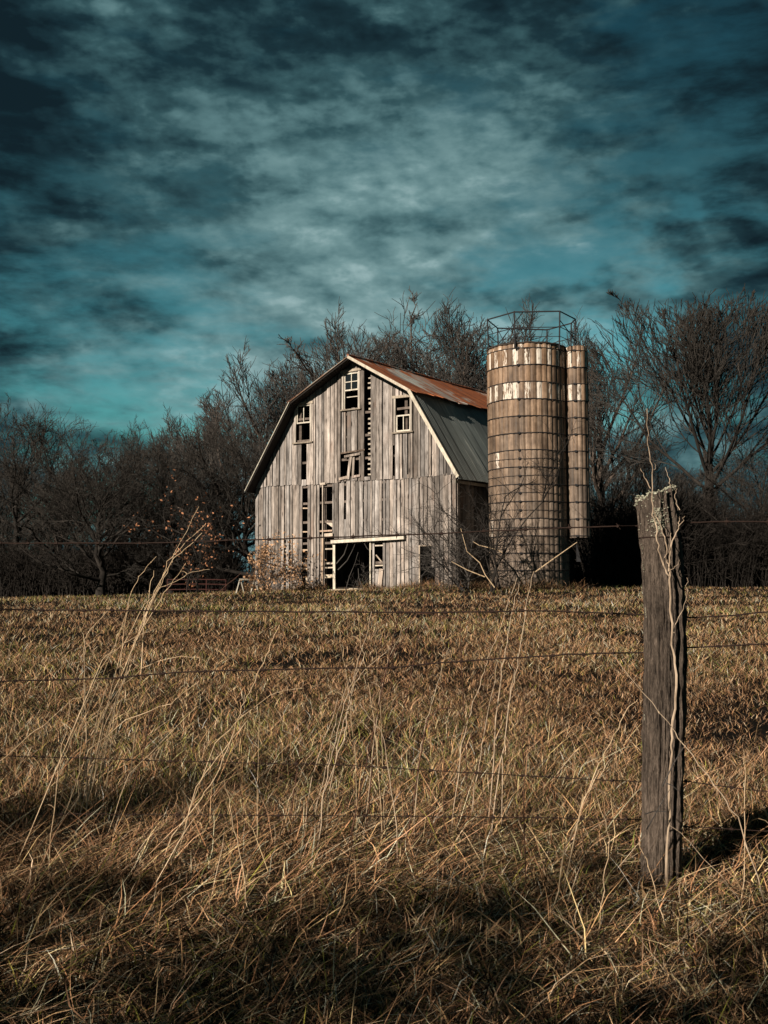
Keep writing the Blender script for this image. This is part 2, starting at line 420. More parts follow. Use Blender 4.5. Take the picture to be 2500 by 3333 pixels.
def build_barn():
    wt = rect(1121, 1213, 1169, 1330); wl = rect(966, 1318, 1013, 1438); wr = rect(1290, 1296, 1338, 1404)
    slot = rect(1189, 1207, 1208, 1553); slot = (slot[0], slot[1], slot[2], 11)
    up_l = rect(984, 1441, 1000, 1563); broke = rect(1114, 1474, 1171, 1552)
    nar1 = rect(960, 1560, 963, 1578)
    A = rect(985, 1577, 1002, 1935); B1 = rect(1043, 1573, 1083, 1740); B2 = rect(1058, 1750, 1088, 1935)
    Cc = rect(1121, 1560, 1128, 1690); n1 = rect(927, 1757, 932, 1940); n2 = rect(943, 1757, 946, 1940)
    door = rect(1092, 1764, 1206, 1940); D = rect(1221, 1762, 1246, 1852); D2 = rect(1206, 1790, 1212, 1930)
    sd_ = rect(1368, 1778, 1406, 1930); sd2 = rect(1406, 1846, 1417, 1930); slit = rect(1443, 1760, 1446, 1930)
    k1 = rect(1128, 1330, 1131, 1475); k2 = rect(1328, 1404, 1331, 1546); k3 = rect(1284, 1450, 1287, 1550)
    hu = [wt, wl, wr, slot, up_l, broke, k1, k2, k3]
    hl = [A, B1, B2, Cc, n1, n2, door, D, D2, sd_, sd2, slit]
    fu = [x for h in hu for x in h[:2]]; fl = [x for h in hl for x in h[:2]]
    hi = lambda u: roof_z(u)-.05
    # upper tier overlaps the lower tier at the seam and stands a little proud of it
    seam = lambda u: SEAM+.03*math.sin(u*1.3)
    up = planks(hu, lambda u: seam(u), hi, -.10, 11.02, fu, -.035)
    lo = planks(hl, lambda u: base_z(u)+.06, lambda u: min(hi(u), seam(u)+.06), 0, 10.98, fl, 0)
    up.v += lo.v; up.f += [tuple(i+up.n for i in f) for f in lo.f]; up.c += lo.c; up.n += lo.n
    up.build('front_wall', M_BOARD, barn)
    # framing seen through the gaps
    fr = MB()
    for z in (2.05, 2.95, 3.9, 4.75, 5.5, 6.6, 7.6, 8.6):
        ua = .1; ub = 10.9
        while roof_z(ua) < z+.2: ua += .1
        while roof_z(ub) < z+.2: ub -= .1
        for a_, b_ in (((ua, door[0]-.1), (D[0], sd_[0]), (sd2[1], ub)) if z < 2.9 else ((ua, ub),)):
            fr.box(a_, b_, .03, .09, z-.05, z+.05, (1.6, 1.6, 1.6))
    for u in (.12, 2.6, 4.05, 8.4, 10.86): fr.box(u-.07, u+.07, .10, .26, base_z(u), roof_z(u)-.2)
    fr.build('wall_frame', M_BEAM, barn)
    # rungs nailed beside the tall slot
    z = slot[2]+.08
    while z < 10.1:
        if rnd.random() < .93:
            h = rnd.uniform(.055, .10); lad = MB(); lad.box(slot[1]-.135-rnd.uniform(-.02, .03), slot[1]-.004, -.02, .02, z, z+h, (1.1, 1.08, 1.0)); lad.build('ladder_rung', M_TRIM, barn)
        z += rnd.uniform(.19, .25)
    # windows
    def window(r, sash, upper, glass):
        u0, u1, z0, z1 = r; f = MB(); t = .075
        f.box(u0-.09, u0+.01, -.085, -.02, z0-.02, z1+.02); f.box(u1-.01, u1+.09, -.085, -.02, z0-.02, z1+.02)
        f.bar((u0-.16, -.06, z1+.075), (u1+.16, -.06, z1+.075+rnd.uniform(-.02, .03)), .11, .07, (.95, .9, .82))
        fo = f.build('window', M_TRIM, barn)
        s = MB(); s.box(u0-.16, u1+.16, -.13, .04, z0-.08, z0-.022, (.7, .66, .6)); s.build('sill', M_TRIM, fo)
        zm = (z0+z1)/2; za, zb = (zm, z1) if upper else (z0, zm)
        sa = MB(); a, b = u0+.02, u1-.02; y0, y1 = -.03, .015; wv = (1.15, 1.15, 1.1)
        sa.box(a, a+.05, y0, y1, za, zb, wv); sa.box(b-.05, b, y0, y1, za, zb, wv)
        sa.box(a+.05, b-.05, y0, y1, za, za+.06, wv); sa.box(a+.05, b-.05, y0, y1, zb-.06, zb, wv)
        c = (a+b)/2; sa.box(c-.018, c+.018, y0+.004, y1-.004, za+.06, zb-.06, wv)
        if sash == 4: sa.box(a+.05, c-.018, y0+.006, y1-.006, (za+zb)/2-.018, (za+zb)/2+.018, wv); sa.box(c+.018, b-.05, y0+.006, y1-.006, (za+zb)/2-.018, (za+zb)/2+.018, wv)
        if sash == 4: sa.box(a+.14, b, y0, y1, z0+.50, z0+.535, wv); sa.box(a, a+.03, y0, y1, z0, za, wv); sa.box(b-.03, b, y0, y1, z0, z0+.50, wv); sa.box(b-.03, b, y0, y1, z0+.535, za, wv)
        sa.build('sash', M_WHITE, fo)
        if glass:
            gl = MB(); gl.box(a+.03, b-.03, -.004, .002, za+.03, zb-.03); gl.build('pane', M_GLASS, fo)
    window(wt, 4, True, True); window(wl, 2, True, False); window(wr, 2, False, False)
    # splintered hay opening
    class Q:
        nm = 'broken_board'; mt = M_BOARD
        def bar(s, *a): m = MB(); m.bar(*a); m.build(s.nm, s.mt, barn)
    q = Q()
    def P(px, py, y=-.05): u, z = fac(px, py); return (u, y, z)
    q.bar(P(1146, 1480, -.08), P(1136, 1560, -.08), .14, .03, (1.25, 1.2, 1.15)); q.bar(P(1153, 1484, -.03), P(1150, 1556, -.03), .12, .03, (1.0, .96, .9))
    q.bar(P(1126, 1487, -.11), P(1176, 1477, -.11), .10, .03, (.9, .85, .8)); q.bar(P(1112, 1476, -.06), P(1190, 1464, -.06), .07, .04, (.5, .42, .36))
    q.bar(P(1108, 1560, -.09), P(1136, 1553, -.09), .12, .03, (1.2, 1.1, 1.0)); q.bar(P(1150, 1553, -.09), P(1176, 1548, -.09), .10, .03, (1.1, 1.0, .95))
    q.nm = 'loose_board'; q.mt = M_TRIM
    q.bar(P(1062, 1697, .05), P(1086, 1714, .05), .15, .03, (1.4, 1.35, 1.3)); q.bar(P(1043, 1729), P(1084, 1727), .07, .03, (1.0, .8, .7))
    q.bar(P(1060, 1742, -.07), P(1086, 1740, -.07), .14, .03, (1.5, 1.4, 1.3)); q.bar(P(1045, 1576, -.07), P(1062, 1574, -.07), .10, .03, (1.4, 1.35, 1.3))
    for y in (1787, 1834, 1848): q.bar(P(1058, y, .03), P(1090, y-1, .03), .055, .03, (1.5, 1.45, 1.35))
    q.bar(P(1060, 1876, -.03), P(1090, 1875, -.03), .15, .03, (1.6, 1.5, 1.3))
    q.bar(P(1053, 1580, -.055), P(1053, 1752, -.055), .05, .03, (1.5, 1.45, 1.4)); q.bar(P(1053, 1752, -.055), P(1051, 1926, -.055), .09, .04, (1.1, .92, .78))
    for y in (1654, 1731, 1790, 1851): q.bar(P(984, y, .03), P(1003, y, .03), .055, .03, (1.4, 1.2, 1.0))
    q.bar(P(997, 1880, .04), P(999, 1925, .04), .18, .03, (1.4, 1.3, 1.15))
    for y in (1776, 1841): q.bar(P(1220, y, .03), P(1247, y-1, .03), .055, .03, (1.5, 1.45, 1.35))
    q.bar(P(1222, 1806, .05), P(1243, 1832, .05), .05, .03, (1.2, 1.1, 1.0)); q.bar(P(1236, 1925, -.05), P(1244, 1852, -.05), .20, .03, (1.2, 1.1, 1.05))
    q.bar(P(927, 1792, .03), P(947, 1792, .03), .06, .03, (1.4, 1.3, 1.2)); q.bar(P(927, 1852, .03), P(947, 1852, .03), .06, .03, (1.4, 1.3, 1.2))
    # doorway
    j = MB(); j.bar(P(1089, 1757, -.03), P(1090, 1930, -.03), .13, .05, (1.2, 1.18, 1.1)); j.build('door_jamb', M_WHITE, barn); j = MB(); j.bar(P(1207, 1760, -.03), P(1207, 1930, -.03), .06, .05, (1.2, 1.18, 1.1))
    j.build('door_jamb', M_WHITE, barn)
    j = MB(); j.bar(P(1085, 1763, -.14), P(1322, 1749, -.14), .17, .11, (1.15, 1.15, 1.1)); o = j.build('door_track', M_WHITE, barn)
    j = MB(); j.bar(P(1083, 1757, -.14), P(1323, 1743, -.14), .03, .16, (1, 1, 1)); j.build('track_flashing', M_RUST, o)
    j = MB(); u0, u1, z0, z1 = sd_; j.box(u0-.04, u0+.01, -.05, .02, z0, z1+.05, (1.1, 1, .9)); j.box(u0+.01, u1+.02, -.05, .02, z1+.0, z1+.05, (.6, .55, .5)); j.build('side_door_frame', M_TRIM, barn)
    # the other walls, floor, loft
    def simple_wall(nm, ax, pos, a0, a1, top, tone=.7):
        mb = MB(); x = a0
        while x < a1:
            w = min(rnd.uniform(.16, .26), a1-x); col = board_tint(tone); tt = top(x+w/2)
            if ax == 'x': mb.box(pos-.013, pos+.013, x, x+w-.004, .5, tt, col)
            else: mb.box(x, x+w-.004, pos-.013, pos+.013, .5, tt, col)
            x += w
        return mb.build(nm, M_BOARD, barn)
    simple_wall('side_wall', 'x', 10.98, .02, BL, lambda v: 5.42); simple_wall('side_wall', 'x', .0, .02, BL, lambda v: 5.45)
    simple_wall('back_wall', 'y', BL, .02, 10.96, lambda u: roof_z(u)-.06)
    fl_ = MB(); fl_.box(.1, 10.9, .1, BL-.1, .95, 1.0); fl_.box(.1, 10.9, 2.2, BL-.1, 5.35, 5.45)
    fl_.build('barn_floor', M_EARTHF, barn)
    fo = MB()
    for k in range(14):
        a = 11.0*k/14; fo.box(a, a+11/14-.01, -.07-rnd.uniform(0, .02), .25, .3, base_z(a)+.04+rnd.uniform(0, .03))
    for k in range(16):
        a = .3+(BL-.3)*k/16; fo.box(10.8, 11.04+rnd.uniform(0, .02), a, a+(BL-.3)/16-.01, .3, base_z(11)+rnd.uniform(0, .05))
    fo.build('foundation', M_STONE, barn)
    # roof: four slopes of overlapped sheets running down the slope
    def slope(nm, hi_pt, lo_pt, ext, mat, ragged, lift, parts=19, bright=(.85, 1.15)):
        mb = MB(); y0, y1 = -OV, BL+.3; w = (y1-y0)/parts
        h = np.array(hi_pt); l = np.array(lo_pt); d = (l-h)/np.linalg.norm(l-h); nrm = np.array((-d[1], d[0]))
        if nrm[1] < 0: nrm = -nrm
        sag = 0.0
        for k in range(parts):
            a = y0+k*w-.02*(k > 0); b = y0+(k+1)*w; segs = 5; lf = lift+rnd.uniform(0, .02)
            e = ext+(rnd.uniform(-.10, .12) if ragged else rnd.uniform(-.015, .02))
            end = l+d*e; col = rnd.uniform(*bright); c = (col, col, col*.98)
            cols = []
            for yy, up_ in ((a, .004), (b, .016)):
                row = []
                for i in range(segs+1):
                    t = i/segs; p = h+(end-h)*t+nrm*(lf+up_+.012*math.sin(yy*1.9+t*5))
                    if ragged and i == segs: p = p+nrm*rnd.uniform(-.02, .09)
                    row.append((p[0], yy, p[1]))
                cols.append(row)
            vs = cols[0]+cols[1]; n = segs+1; low = [(x-nrm[0]*.02, y, z-nrm[1]*.02) for x, y, z in vs]
            fs = [(i, i+1, n+i+1, n+i) for i in range(segs)]; m2 = 2*n
            fs += [(m2+i, m2+n+i, m2+n+i+1, m2+i+1) for i in range(segs)]
            fs += [(i, m2+i, m2+i+1, i+1) for i in range(segs)]+[(n+i, n+i+1, m2+n+i+1, m2+n+i) for i in range(segs)]
            fs += [(segs, m2+segs, m2+n+segs, n+segs), (0, n, m2+n, m2)]
            mb.add(vs+low, fs, c)
        return mb.build(nm, mat, barn)
    slope('upper_roof', RIDGE, BR_R, .30, M_ROOFU, True, .055); slope('upper_roof', RIDGE, BR_L, .22, M_ROOFU, True, .055)
    slope('lower_roof', BR_R, EV_R, .06, M_ROOFL, False, .02, bright=(.7, 1.25)); slope('lower_roof', BR_L, EV_L, .06, M_ROOFL, False, .02)
    # sheathing under the sheets: gives the soffit
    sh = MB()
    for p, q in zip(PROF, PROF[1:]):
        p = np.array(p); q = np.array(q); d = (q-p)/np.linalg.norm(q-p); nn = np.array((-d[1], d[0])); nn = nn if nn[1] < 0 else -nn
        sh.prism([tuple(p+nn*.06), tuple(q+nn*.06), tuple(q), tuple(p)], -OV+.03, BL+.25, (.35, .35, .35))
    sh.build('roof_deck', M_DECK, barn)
    # rake boards along the front edge
    for (p, q, w_, t_) in ((BR_L, RIDGE, .022, (.55, .42, .33)), (RIDGE, BR_R, .12, (1.01, .97, .9)), (EV_L, BR_L, .03, (1.1, 1.12, 1.05)), (BR_R, EV_R, .15, (1.1, 1.08, 1.0))):
        mb = MB(); dz = .0 if t_[0] < 1.15 else -.03; mb.bar((p[0], -OV, p[1]+dz+(.03 if dz == 0 else 0)), (q[0], -OV, q[1]+dz+(.03 if dz == 0 else 0)), w_, .04, t_); mb.build('rake_board', M_WHITE if t_[0] > 1 else M_TRIM, barn)
    # drip edge: a lit line where the left slopes meet the sky
    mb = MB(); mb.tube([(RIDGE[0], y, RIDGE[1]+.10+.015*math.sin(y*1.4)) for y in np.linspace(-OV, BL+.3, 14)], .07, 6, (.8, .8, .8)); mb.build('ridge_cap', M_ROOFU, barn)
    mb = MB(); mb.box(11.2, 11.24, -OV+.05, BL+.25, 5.22, 5.34, (.9, .9, .85)); mb.build('eave_board', M_TRIM, barn)
    r = MB(); u, z = RIDGE[0]+.05, RIDGE[1]+.1; Yr = .25
    r.tube([(u, Yr, z), (u, Yr, z+.55)], .022, 6); r.tube([(u, Yr, z+.55), (u, Yr, z+1.45)], .010, 5); r.tube([(u-.18, Yr-.1, z), (u, Yr, z+.3)], .012, 5); r.tube([(u+.18, Yr+.1, z), (u, Yr, z+.3)], .012, 5)
    r.build('lightning_rod', M_IRON, barn)
build_barn()

# ------------------------------------------------------------------ silo
def build_silo():
    cx, cy = .1298*46.0, 46.0; cr = 1.60; ZB = .85
    top = at(1723, 1115, 44.4)[2]
    silo = empty('silo', (cx, cy, 0)); silo.rotation_euler = (R_(.0), R_(-.35), 0)
    tag(silo, 'tall round silo of brown glazed tile with two bands of flaking white paint', 'silo')
    course = (top-.17-ZB)/14.25
    levels = [top, top-.20]
    while levels[-1] > ZB+.05: levels.append(levels[-1]-(course if len(levels) > 1 else 0))
    r = random.Random(5)
    def tiles(mb, ox, oy, rad, n, lv, rows_paint, warm0, phase=0.0):
        for k, (z1, z0) in enumerate(zip(lv, lv[1:])):
            z0 = max(z0, ZB-.3)
            for i in range(n):
                a0 = 2*math.pi*(i+phase)/n; a1 = 2*math.pi*(i+1+phase)/n; g = .006/rad
                rr = rad+r.uniform(-.006, .012)+(.02 if i % 2 else 0)*(k in rows_paint)
                paint = 0.0
                if k in rows_paint and i % 2 == 0: paint = r.choice((.95, .9, .72, .6, .5))
                elif k == 0: paint = r.choice((0, .3, .45, .55, .1))
                elif r.random() < .018: paint = r.uniform(.5, .8)
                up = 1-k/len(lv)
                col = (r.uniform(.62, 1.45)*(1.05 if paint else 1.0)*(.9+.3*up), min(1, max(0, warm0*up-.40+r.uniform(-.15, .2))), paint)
                vs = []
                for z in (z0+.018, z1-.018):
                    for q in range(4):
                        a = a0+g+(a1-a0-2*g)*q/3; bow = rr+.022*math.sin(math.pi*q/3)-(0 if 0 < q < 3 else .004)
                        vs.append((ox+math.cos(a)*bow, oy+math.sin(a)*bow, z))
                for z in (z0, z1):
                    for q in (0, 3):
                        a = a0+(a1-a0)*q/3; vs.append((ox+math.cos(a)*(rr-.035), oy+math.sin(a)*(rr-.035), z))
                fs = [(0,1,5,4),(1,2,6,5),(2,3,7,6),(8,0,4,10),(3,9,11,7),(8,9,3,2,1,0),(4,5,6,7,11,10)]
                mb.add(vs, fs, col)
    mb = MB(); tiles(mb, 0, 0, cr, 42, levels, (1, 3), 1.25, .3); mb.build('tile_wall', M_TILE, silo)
    def core(nm, ox, oy, rad, z0, z1):
        c = MB(); n = 48
        ring = lambda rr, z: [(ox+math.cos(2*math.pi*i/n)*rr, oy+math.sin(2*math.pi*i/n)*rr, z) for i in range(n)]
        vs = ring(rad, z0)+ring(rad, z1)+ring(rad-.16, z1)+ring(rad-.16, z0)
        fs = [(j*n+i, j*n+(i+1) % n, (j+1)*n+(i+1) % n, (j+1)*n+i) for j in range(3) for i in range(n)]
        c.add(vs, fs); return c.build(nm, M_MORTAR, silo)
    core('mortar_core', 0, 0, cr-.02, .5, top-.01)
    def hoop(ox, oy, rad, z, th, par, n=56):
        c = MB(); c.tube([(ox+math.cos(2*math.pi*i/n)*rad, oy+math.sin(2*math.pi*i/n)*rad, z+.012*math.sin(i*.31+z*7)+.005*math.sin(i*.9)) for i in range(n)], th*.8, 5, closed=True)
        c.box(ox+rad*math.cos(-1.9)-.05, ox+rad*math.cos(-1.9)+.05, oy+rad*math.sin(-1.9)-.05, oy+rad*math.sin(-1.9)+.02, z-.035, z+.035)
        return c.build('hoop', M_IRON, par)
    for k, z in enumerate(levels[1:-1]): hoop(0, 0, cr+.035, z, .020, silo)
    for k in range(8, 15):
        z = (levels[k]+levels[k-1])/2 if k < len(levels) else None
        if z: hoop(0, 0, cr+.035, z, .013, silo)
    rim = MB(); n = 56
    rim.tube([(math.cos(2*math.pi*i/n)*(cr+.01), math.sin(2*math.pi*i/n)*(cr+.01), top+.01+.012*math.sin(i*1.7)) for i in range(n)], .045, 6, closed=True); rim.build('rim', M_MORTAR, silo)
    # the slim tile chute on its right, stopping well above the ground
    a = R_(-14); cox, coy, rc = math.cos(a)*(cr+.44), math.sin(a)*(cr+.44), .44
    zb = at(1884, 1755, 45.9)[2]; lv = [top+.02, top-.19]
    while lv[-1] > zb+.3: lv.append(lv[-1]-course)
    lv[-1] = zb if lv[-1] < zb else lv[-1]
    if lv[-1] > zb: lv.append(zb)
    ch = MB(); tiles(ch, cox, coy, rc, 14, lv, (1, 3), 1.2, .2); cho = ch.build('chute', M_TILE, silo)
    c2 = core('chute_core', cox, coy, rc-.02, zb, top); c2.parent = cho
    for z in lv[1:-1]: hoop(cox, coy, rc+.03, z, .018, cho, 24)
    hd = MB(); px = cox-.1
    hd.add([(px-.05, coy-.35, zb-.25), (px+.10, coy-.35, zb-.95), (px-.05, coy-.35, zb-.95), (px-.05, coy-.1, zb-.25), (px+.10, coy-.1, zb-.95), (px-.05, coy-.1, zb-.95)],
           [(0, 2, 1), (3, 4, 5), (0, 1, 4, 3), (1, 2, 5, 4), (0, 3, 5, 2)], (1, 1, 1)); hd.build('chute_hood', M_IRON, silo)
    # guard rail round the top
    rl = MB(); rr = 1.84; ox = .20; tz = top+1.26
    pts = [(ox+rr*math.cos(R_(q)), rr*math.sin(R_(q))) for q in (-8, -58, -118, -172, -228, -300, -345)]
    for zz, th in ((tz, .030), (top+.62, .018), (top+.24, .014)):
        rl.tube([(x, y, zz+.02*math.sin(i*2.1)) for i, (x, y) in enumerate(pts)], th, 6, closed=True)
    for i, (x, y) in enumerate(pts): rl.tube([(x*.97, y*.97, top-.25), (x, y, tz+.02)], .030, 6)
    rl.tube([(pts[2][0]+.35, pts[2][1], tz-.02), (pts[3][0]+.25, pts[3][1]-.1, top-.02)], .02, 6)
    rl.tube([(pts[1][0], pts[1][1], tz-.35), (pts[0][0], pts[0][1], top+.35)], .018, 6)
    rl.tube([(pts[4][0], pts[4][1], tz-.02), (pts[4][0]+.6, pts[4][1]+.1, top)], .016, 6)
    rl.build('guard_rail', M_IRON, silo)
build_silo()

# ------------------------------------------------------------------ trees
class Tubes:
    """accumulates tapering branches, then makes one mesh"""
    def __init__(s): s.v = []; s.f = []; s.n = 0
    def add(s, pts, rad, sides):
        pts = np.asarray(pts, float); n = len(pts)
        d = np.gradient(pts, axis=0); d /= np.linalg.norm(d, axis=1)[:, None]+1e-9
        ref = np.array((.3, .2, 1.0)) if abs(d[0, 2]) < .8 else np.array((1.0, .3, .1))
        u = np.cross(d, ref); u /= np.linalg.norm(u, axis=1)[:, None]+1e-9; w = np.cross(d, u)
        a = np.arange(sides)*2*math.pi/sides
        V = pts[:, None]+(u[:, None]*np.cos(a)[None, :, None]+w[:, None]*np.sin(a)[None, :, None])*np.asarray(rad)[:, None, None]
        s.v.append(V.reshape(-1, 3)); i, k = np.meshgrid(np.arange(n-1), np.arange(sides), indexing='ij'); k2 = (k+1) % sides
        F = np.stack([i*sides+k, i*sides+k2, (i+1)*sides+k2, (i+1)*sides+k], -1).reshape(-1, 4)+s.n
        s.f.append(F); s.n += n*sides
    def mesh(s, name, mat):
        V = np.concatenate(s.v); F = np.concatenate(s.f)
        me = np_mesh(name, V, F.ravel(), np.full(len(F), 4), None, mat); me.polygons.foreach_set('use_smooth', [True]*len(F)); return me

def rot_about(v, ax, ang):
    ax = ax/np.linalg.norm(ax); return v*math.cos(ang)+np.cross(ax, v)*math.sin(ang)+ax*ax.dot(v)*(1-math.cos(ang))
def perp(v, r):
    q = np.cross(v, r.normal(size=3)); return q/(np.linalg.norm(q)+1e-9)

LT = (M_BARK, M_TWIG); DK = (M_BARK_D, M_TWIG_D)
def dome_tree(seed, mats, H=12.0, fork=(1.2, 4.0), rx=5.0, base_z=2.5, limbs=14, trunk_r=.3, wig=.14, counts=(9, 7, 5), thin=.012, angs=(22, 55), lift=.05, crook=.1, limbk=1.0):
    # limbs, boughs and twigs grow until they reach a rounded, uneven crown outline
    r = np.random.default_rng(seed); T = Tubes(); B = Tubes(); cz = base_z+(H-base_z)*.42; rzu = H-cz; rzd = cz-base_z+.4
    ph = r.uniform(0, 6.28, 6)
    def reach(p, d):
        lo = 0.0
        for k in range(1, 40):
            q = p+d*k*.3; a = math.atan2(q[1], q[0]); zz = (q[2]-cz)/(rzu if q[2] > cz else rzd)
            lim = 1+.13*math.sin(2*a+ph[0])+.10*math.sin(3*a+ph[1]+q[2]*.5)+.07*math.sin(5*a+ph[2]+q[2])
            if (q[0]**2+q[1]**2)/rx**2+zz*zz > lim*lim: break
            lo = k*.3
        return max(lo, .5)
    n = 8; tz = np.linspace(-.5, H*.62, n); tx = np.cumsum(r.normal(size=n))*crook; ty = np.cumsum(r.normal(size=n))*crook; tx -= tx[0]; ty -= ty[0]
    tr = np.interp(tz, [-.5, .1, fork[0], fork[1], H*.62], [trunk_r*1.6, trunk_r, trunk_r*.8, trunk_r*.5, trunk_r*.12]); T.add(np.stack([tx, ty, tz], 1), tr, 9)
    def g(p, d, L, rad, lev, up):
        n = (9, 7, 5, 3)[lev]; pts = [p]; ds = [d]
        for i in range(n):
            d = d+r.normal(size=3)*wig*(1, 1.25, 1.4, 1.4)[lev]+np.array((0, 0, up)); d /= np.linalg.norm(d); p = p+d*L/n; pts.append(p); ds.append(d)
        end = max(thin*.6, rad*.22); rads = np.linspace(rad, end, n+1); (T if lev == 0 else B).add(pts, rads, (7, 4, 3, 3)[lev])
        if lev == 3: return
        cnt = counts[lev]
        for c in range(cnt):
            t = .15+.85*(c+r.uniform(.1, .9))/cnt; x = t*n; i = min(int(x), n-1); q = pts[i]+(pts[i+1]-pts[i])*(x-i)
            nd = rot_about(ds[i+1], perp(ds[i+1], r), R_(r.uniform(*angs))); out = np.array((q[0], q[1], (q[2]-base_z)*.9)); out /= np.linalg.norm(out)+1e-6
            nd = nd+out*.35; nd /= np.linalg.norm(nd)
            l2 = min(L*(.55, .55, .6)[lev]*r.uniform(.7, 1.2), reach(q, nd)*r.uniform(.85, 1.15))
            g(q, nd, l2, max(thin, rads[i]*r.uniform(.42, .6)), lev+1, up*.8)
    for k in range(limbs):
        a = k*2.4+r.uniform(-.35, .35); f = (k+.5)/limbs; z = fork[0]+(H*.55-fork[0])*f**1.1; tilt = R_(78-60*f**.8+r.uniform(-9, 9))
        d = np.array((math.cos(a)*math.sin(tilt), math.sin(a)*math.sin(tilt), math.cos(tilt))); p = np.array((np.interp(z, tz, tx), np.interp(z, tz, ty), z))
        g(p, d, reach(p, d)*r.uniform(.92, 1.08), np.interp(z, tz, tr)*r.uniform(.45, .62)*limbk+.02, 0, lift*(1.5-f))
    return (T.mesh('tree_trunk', mats[0]), B.mesh('tree_crown', mats[1]))
PROTOS = [
    dome_tree(1, DK, rx=4.6, base_z=1.6, fork=(1.4, 4), wig=.17, limbs=14, thin=.013),
    dome_tree(2, LT, rx=4.4, base_z=2.4, fork=(2.0, 5), wig=.13, limbs=15, thin=.014, lift=.06),
    dome_tree(3, DK, rx=5.2, base_z=1.0, fork=(1.0, 3), wig=.20, limbs=15, thin=.013, lift=.04, crook=.18),
    dome_tree(4, LT, rx=3.9, base_z=3.0, fork=(2.4, 6), wig=.12, limbs=15, thin=.014, lift=.08, angs=(20, 46)),
]
FAN = dome_tree(26, DK, H=14.1, rx=7.2, base_z=4.6, fork=(3.6, 6.0), limbs=20, trunk_r=.37, wig=.10, counts=(10, 7, 4), thin=.020, lift=.07, angs=(18, 48), crook=.07, limbk=.62)
def tree(pr, x, y, s, label, group=None, rz=None, cat='tree', sxy=1.0, name='bare_tree'):
    o = empty(name, (x, y, float(gz(x, y))), rnd.uniform(0, 6.28) if rz is None else rz); o.scale = (s*sxy, s*sxy, s)
    tag(o, label, cat, group)
    for nm, me in zip(('trunk', 'crown'), pr):
        c = bpy.data.objects.new(nm, me); C.objects.link(c); c.parent = o
    return o
def px_x(px, Y): return (px-1250)/FPX*Y/1.0
def hgt(py, Y): return (1900-py)/FPX*Y+EYE-.6
# skyline trees, each told apart by where it stands
sky_trees = [
    (60, 1320, 60, 0, 1.10, 'dark bare tree at the left edge, its top a little above its neighbours'),
    (235, 1400, 61, 2, 1.05, 'dark low bare tree, second from the left edge of the treeline'),
    (430, 1405, 63, 0, .95, 'dark bare tree in the lowest dip of the treeline left of the barn'),
    (600, 1350, 64, 3, 1.0, 'bare tree between the dip of the treeline and the taller trees by the barn'),
    (745, 1310, 60, 1, 1.1, 'brown bare tree with wiry twigs standing left of the barn roof'),
    (905, 1190, 70, 3, 1.1, 'bare tree rising just behind the left slope of the barn roof'),
    (1060, 1105, 74, 1, 1.0, 'bare tree whose twigs show behind the ridge of the barn, left of the rod'),
    (1230, 1075, 78, 3, .95, 'bare tree behind the front end of the rusty roof'),
    (1400, 1000, 80, 1, 1.3, 'tallest bare tree, spreading above the middle of the rusty roof'),
    (1560, 1040, 78, 3, 1.0, 'bare tree between the rusty roof and the silo'),
    (1960, 1095, 66, 3, .80, 'slim bare tree just right of the silo chute'),
]
for (px, py, Y, k, w_, lab) in sky_trees:
    h = hgt(py, Y); s = h/12; tree(PROTOS[k], px_x(px, Y), Y, s, lab, sxy=w_*1.05)
tree(FAN, px_x(2290, 56), 56, 1.0, 'big dark bare tree fanning out above the fence post at the right', rz=.6)
# the wood behind, too even to tell one from the next
ORD = 'first second third fourth fifth sixth seventh eighth ninth tenth eleventh twelfth thirteenth fourteenth'.split()
ZONES = ((-120, 700, 7, 'among the thin bare trees left of the barn'), (1000, 1620, 6, 'among the far bare trees above the rusty roof'), (1930, 2620, 3, 'among the far bare trees right of the silo'))
for (xa, xb, cnt, where) in ZONES:
    for i in range(cnt):
        px = xa+(xb-xa)*(i+rnd.uniform(.2, .8))/cnt; Y = rnd.uniform(82, 96) if xa == 1000 else rnd.uniform(70, 92)
        top = np.interp(px, [-150, 100, 450, 650, 950, 1400, 1650, 1950, 2300, 2700], [1380, 1400, 1460, 1440, 1330, 1140, 1180, 1380, 1560, 1560])
        h = hgt(top+rnd.uniform(0, 130), Y)
        tree(PROTOS[rnd.choice((0, 1, 2, 3))], px_x(px, Y), Y, h/12, ORD[i]+' from the left '+where, 'bare trees deep in the wood', sxy=1.05)
for (px, Y, h, k, lab) in ((330, 56, 8.5, 2, 'leaning dark bare tree in front of the treeline, left of the tall stalks'), (560, 57, 8.0, 0, 'dark bare tree behind the bent stalks left of the barn'),
                           (820, 57, 9.0, 2, 'dark crooked tree close beside the left corner of the barn'), (2120, 60, 8.0, 0, 'dark bare tree in the brush just left of the fence post'),
                           (2460, 55, 8.5, 2, 'dark bare tree at the right edge beside the big fan-shaped tree')):
    tree(PROTOS[k], px_x(px, Y), Y, h/12, lab, sxy=1.1)

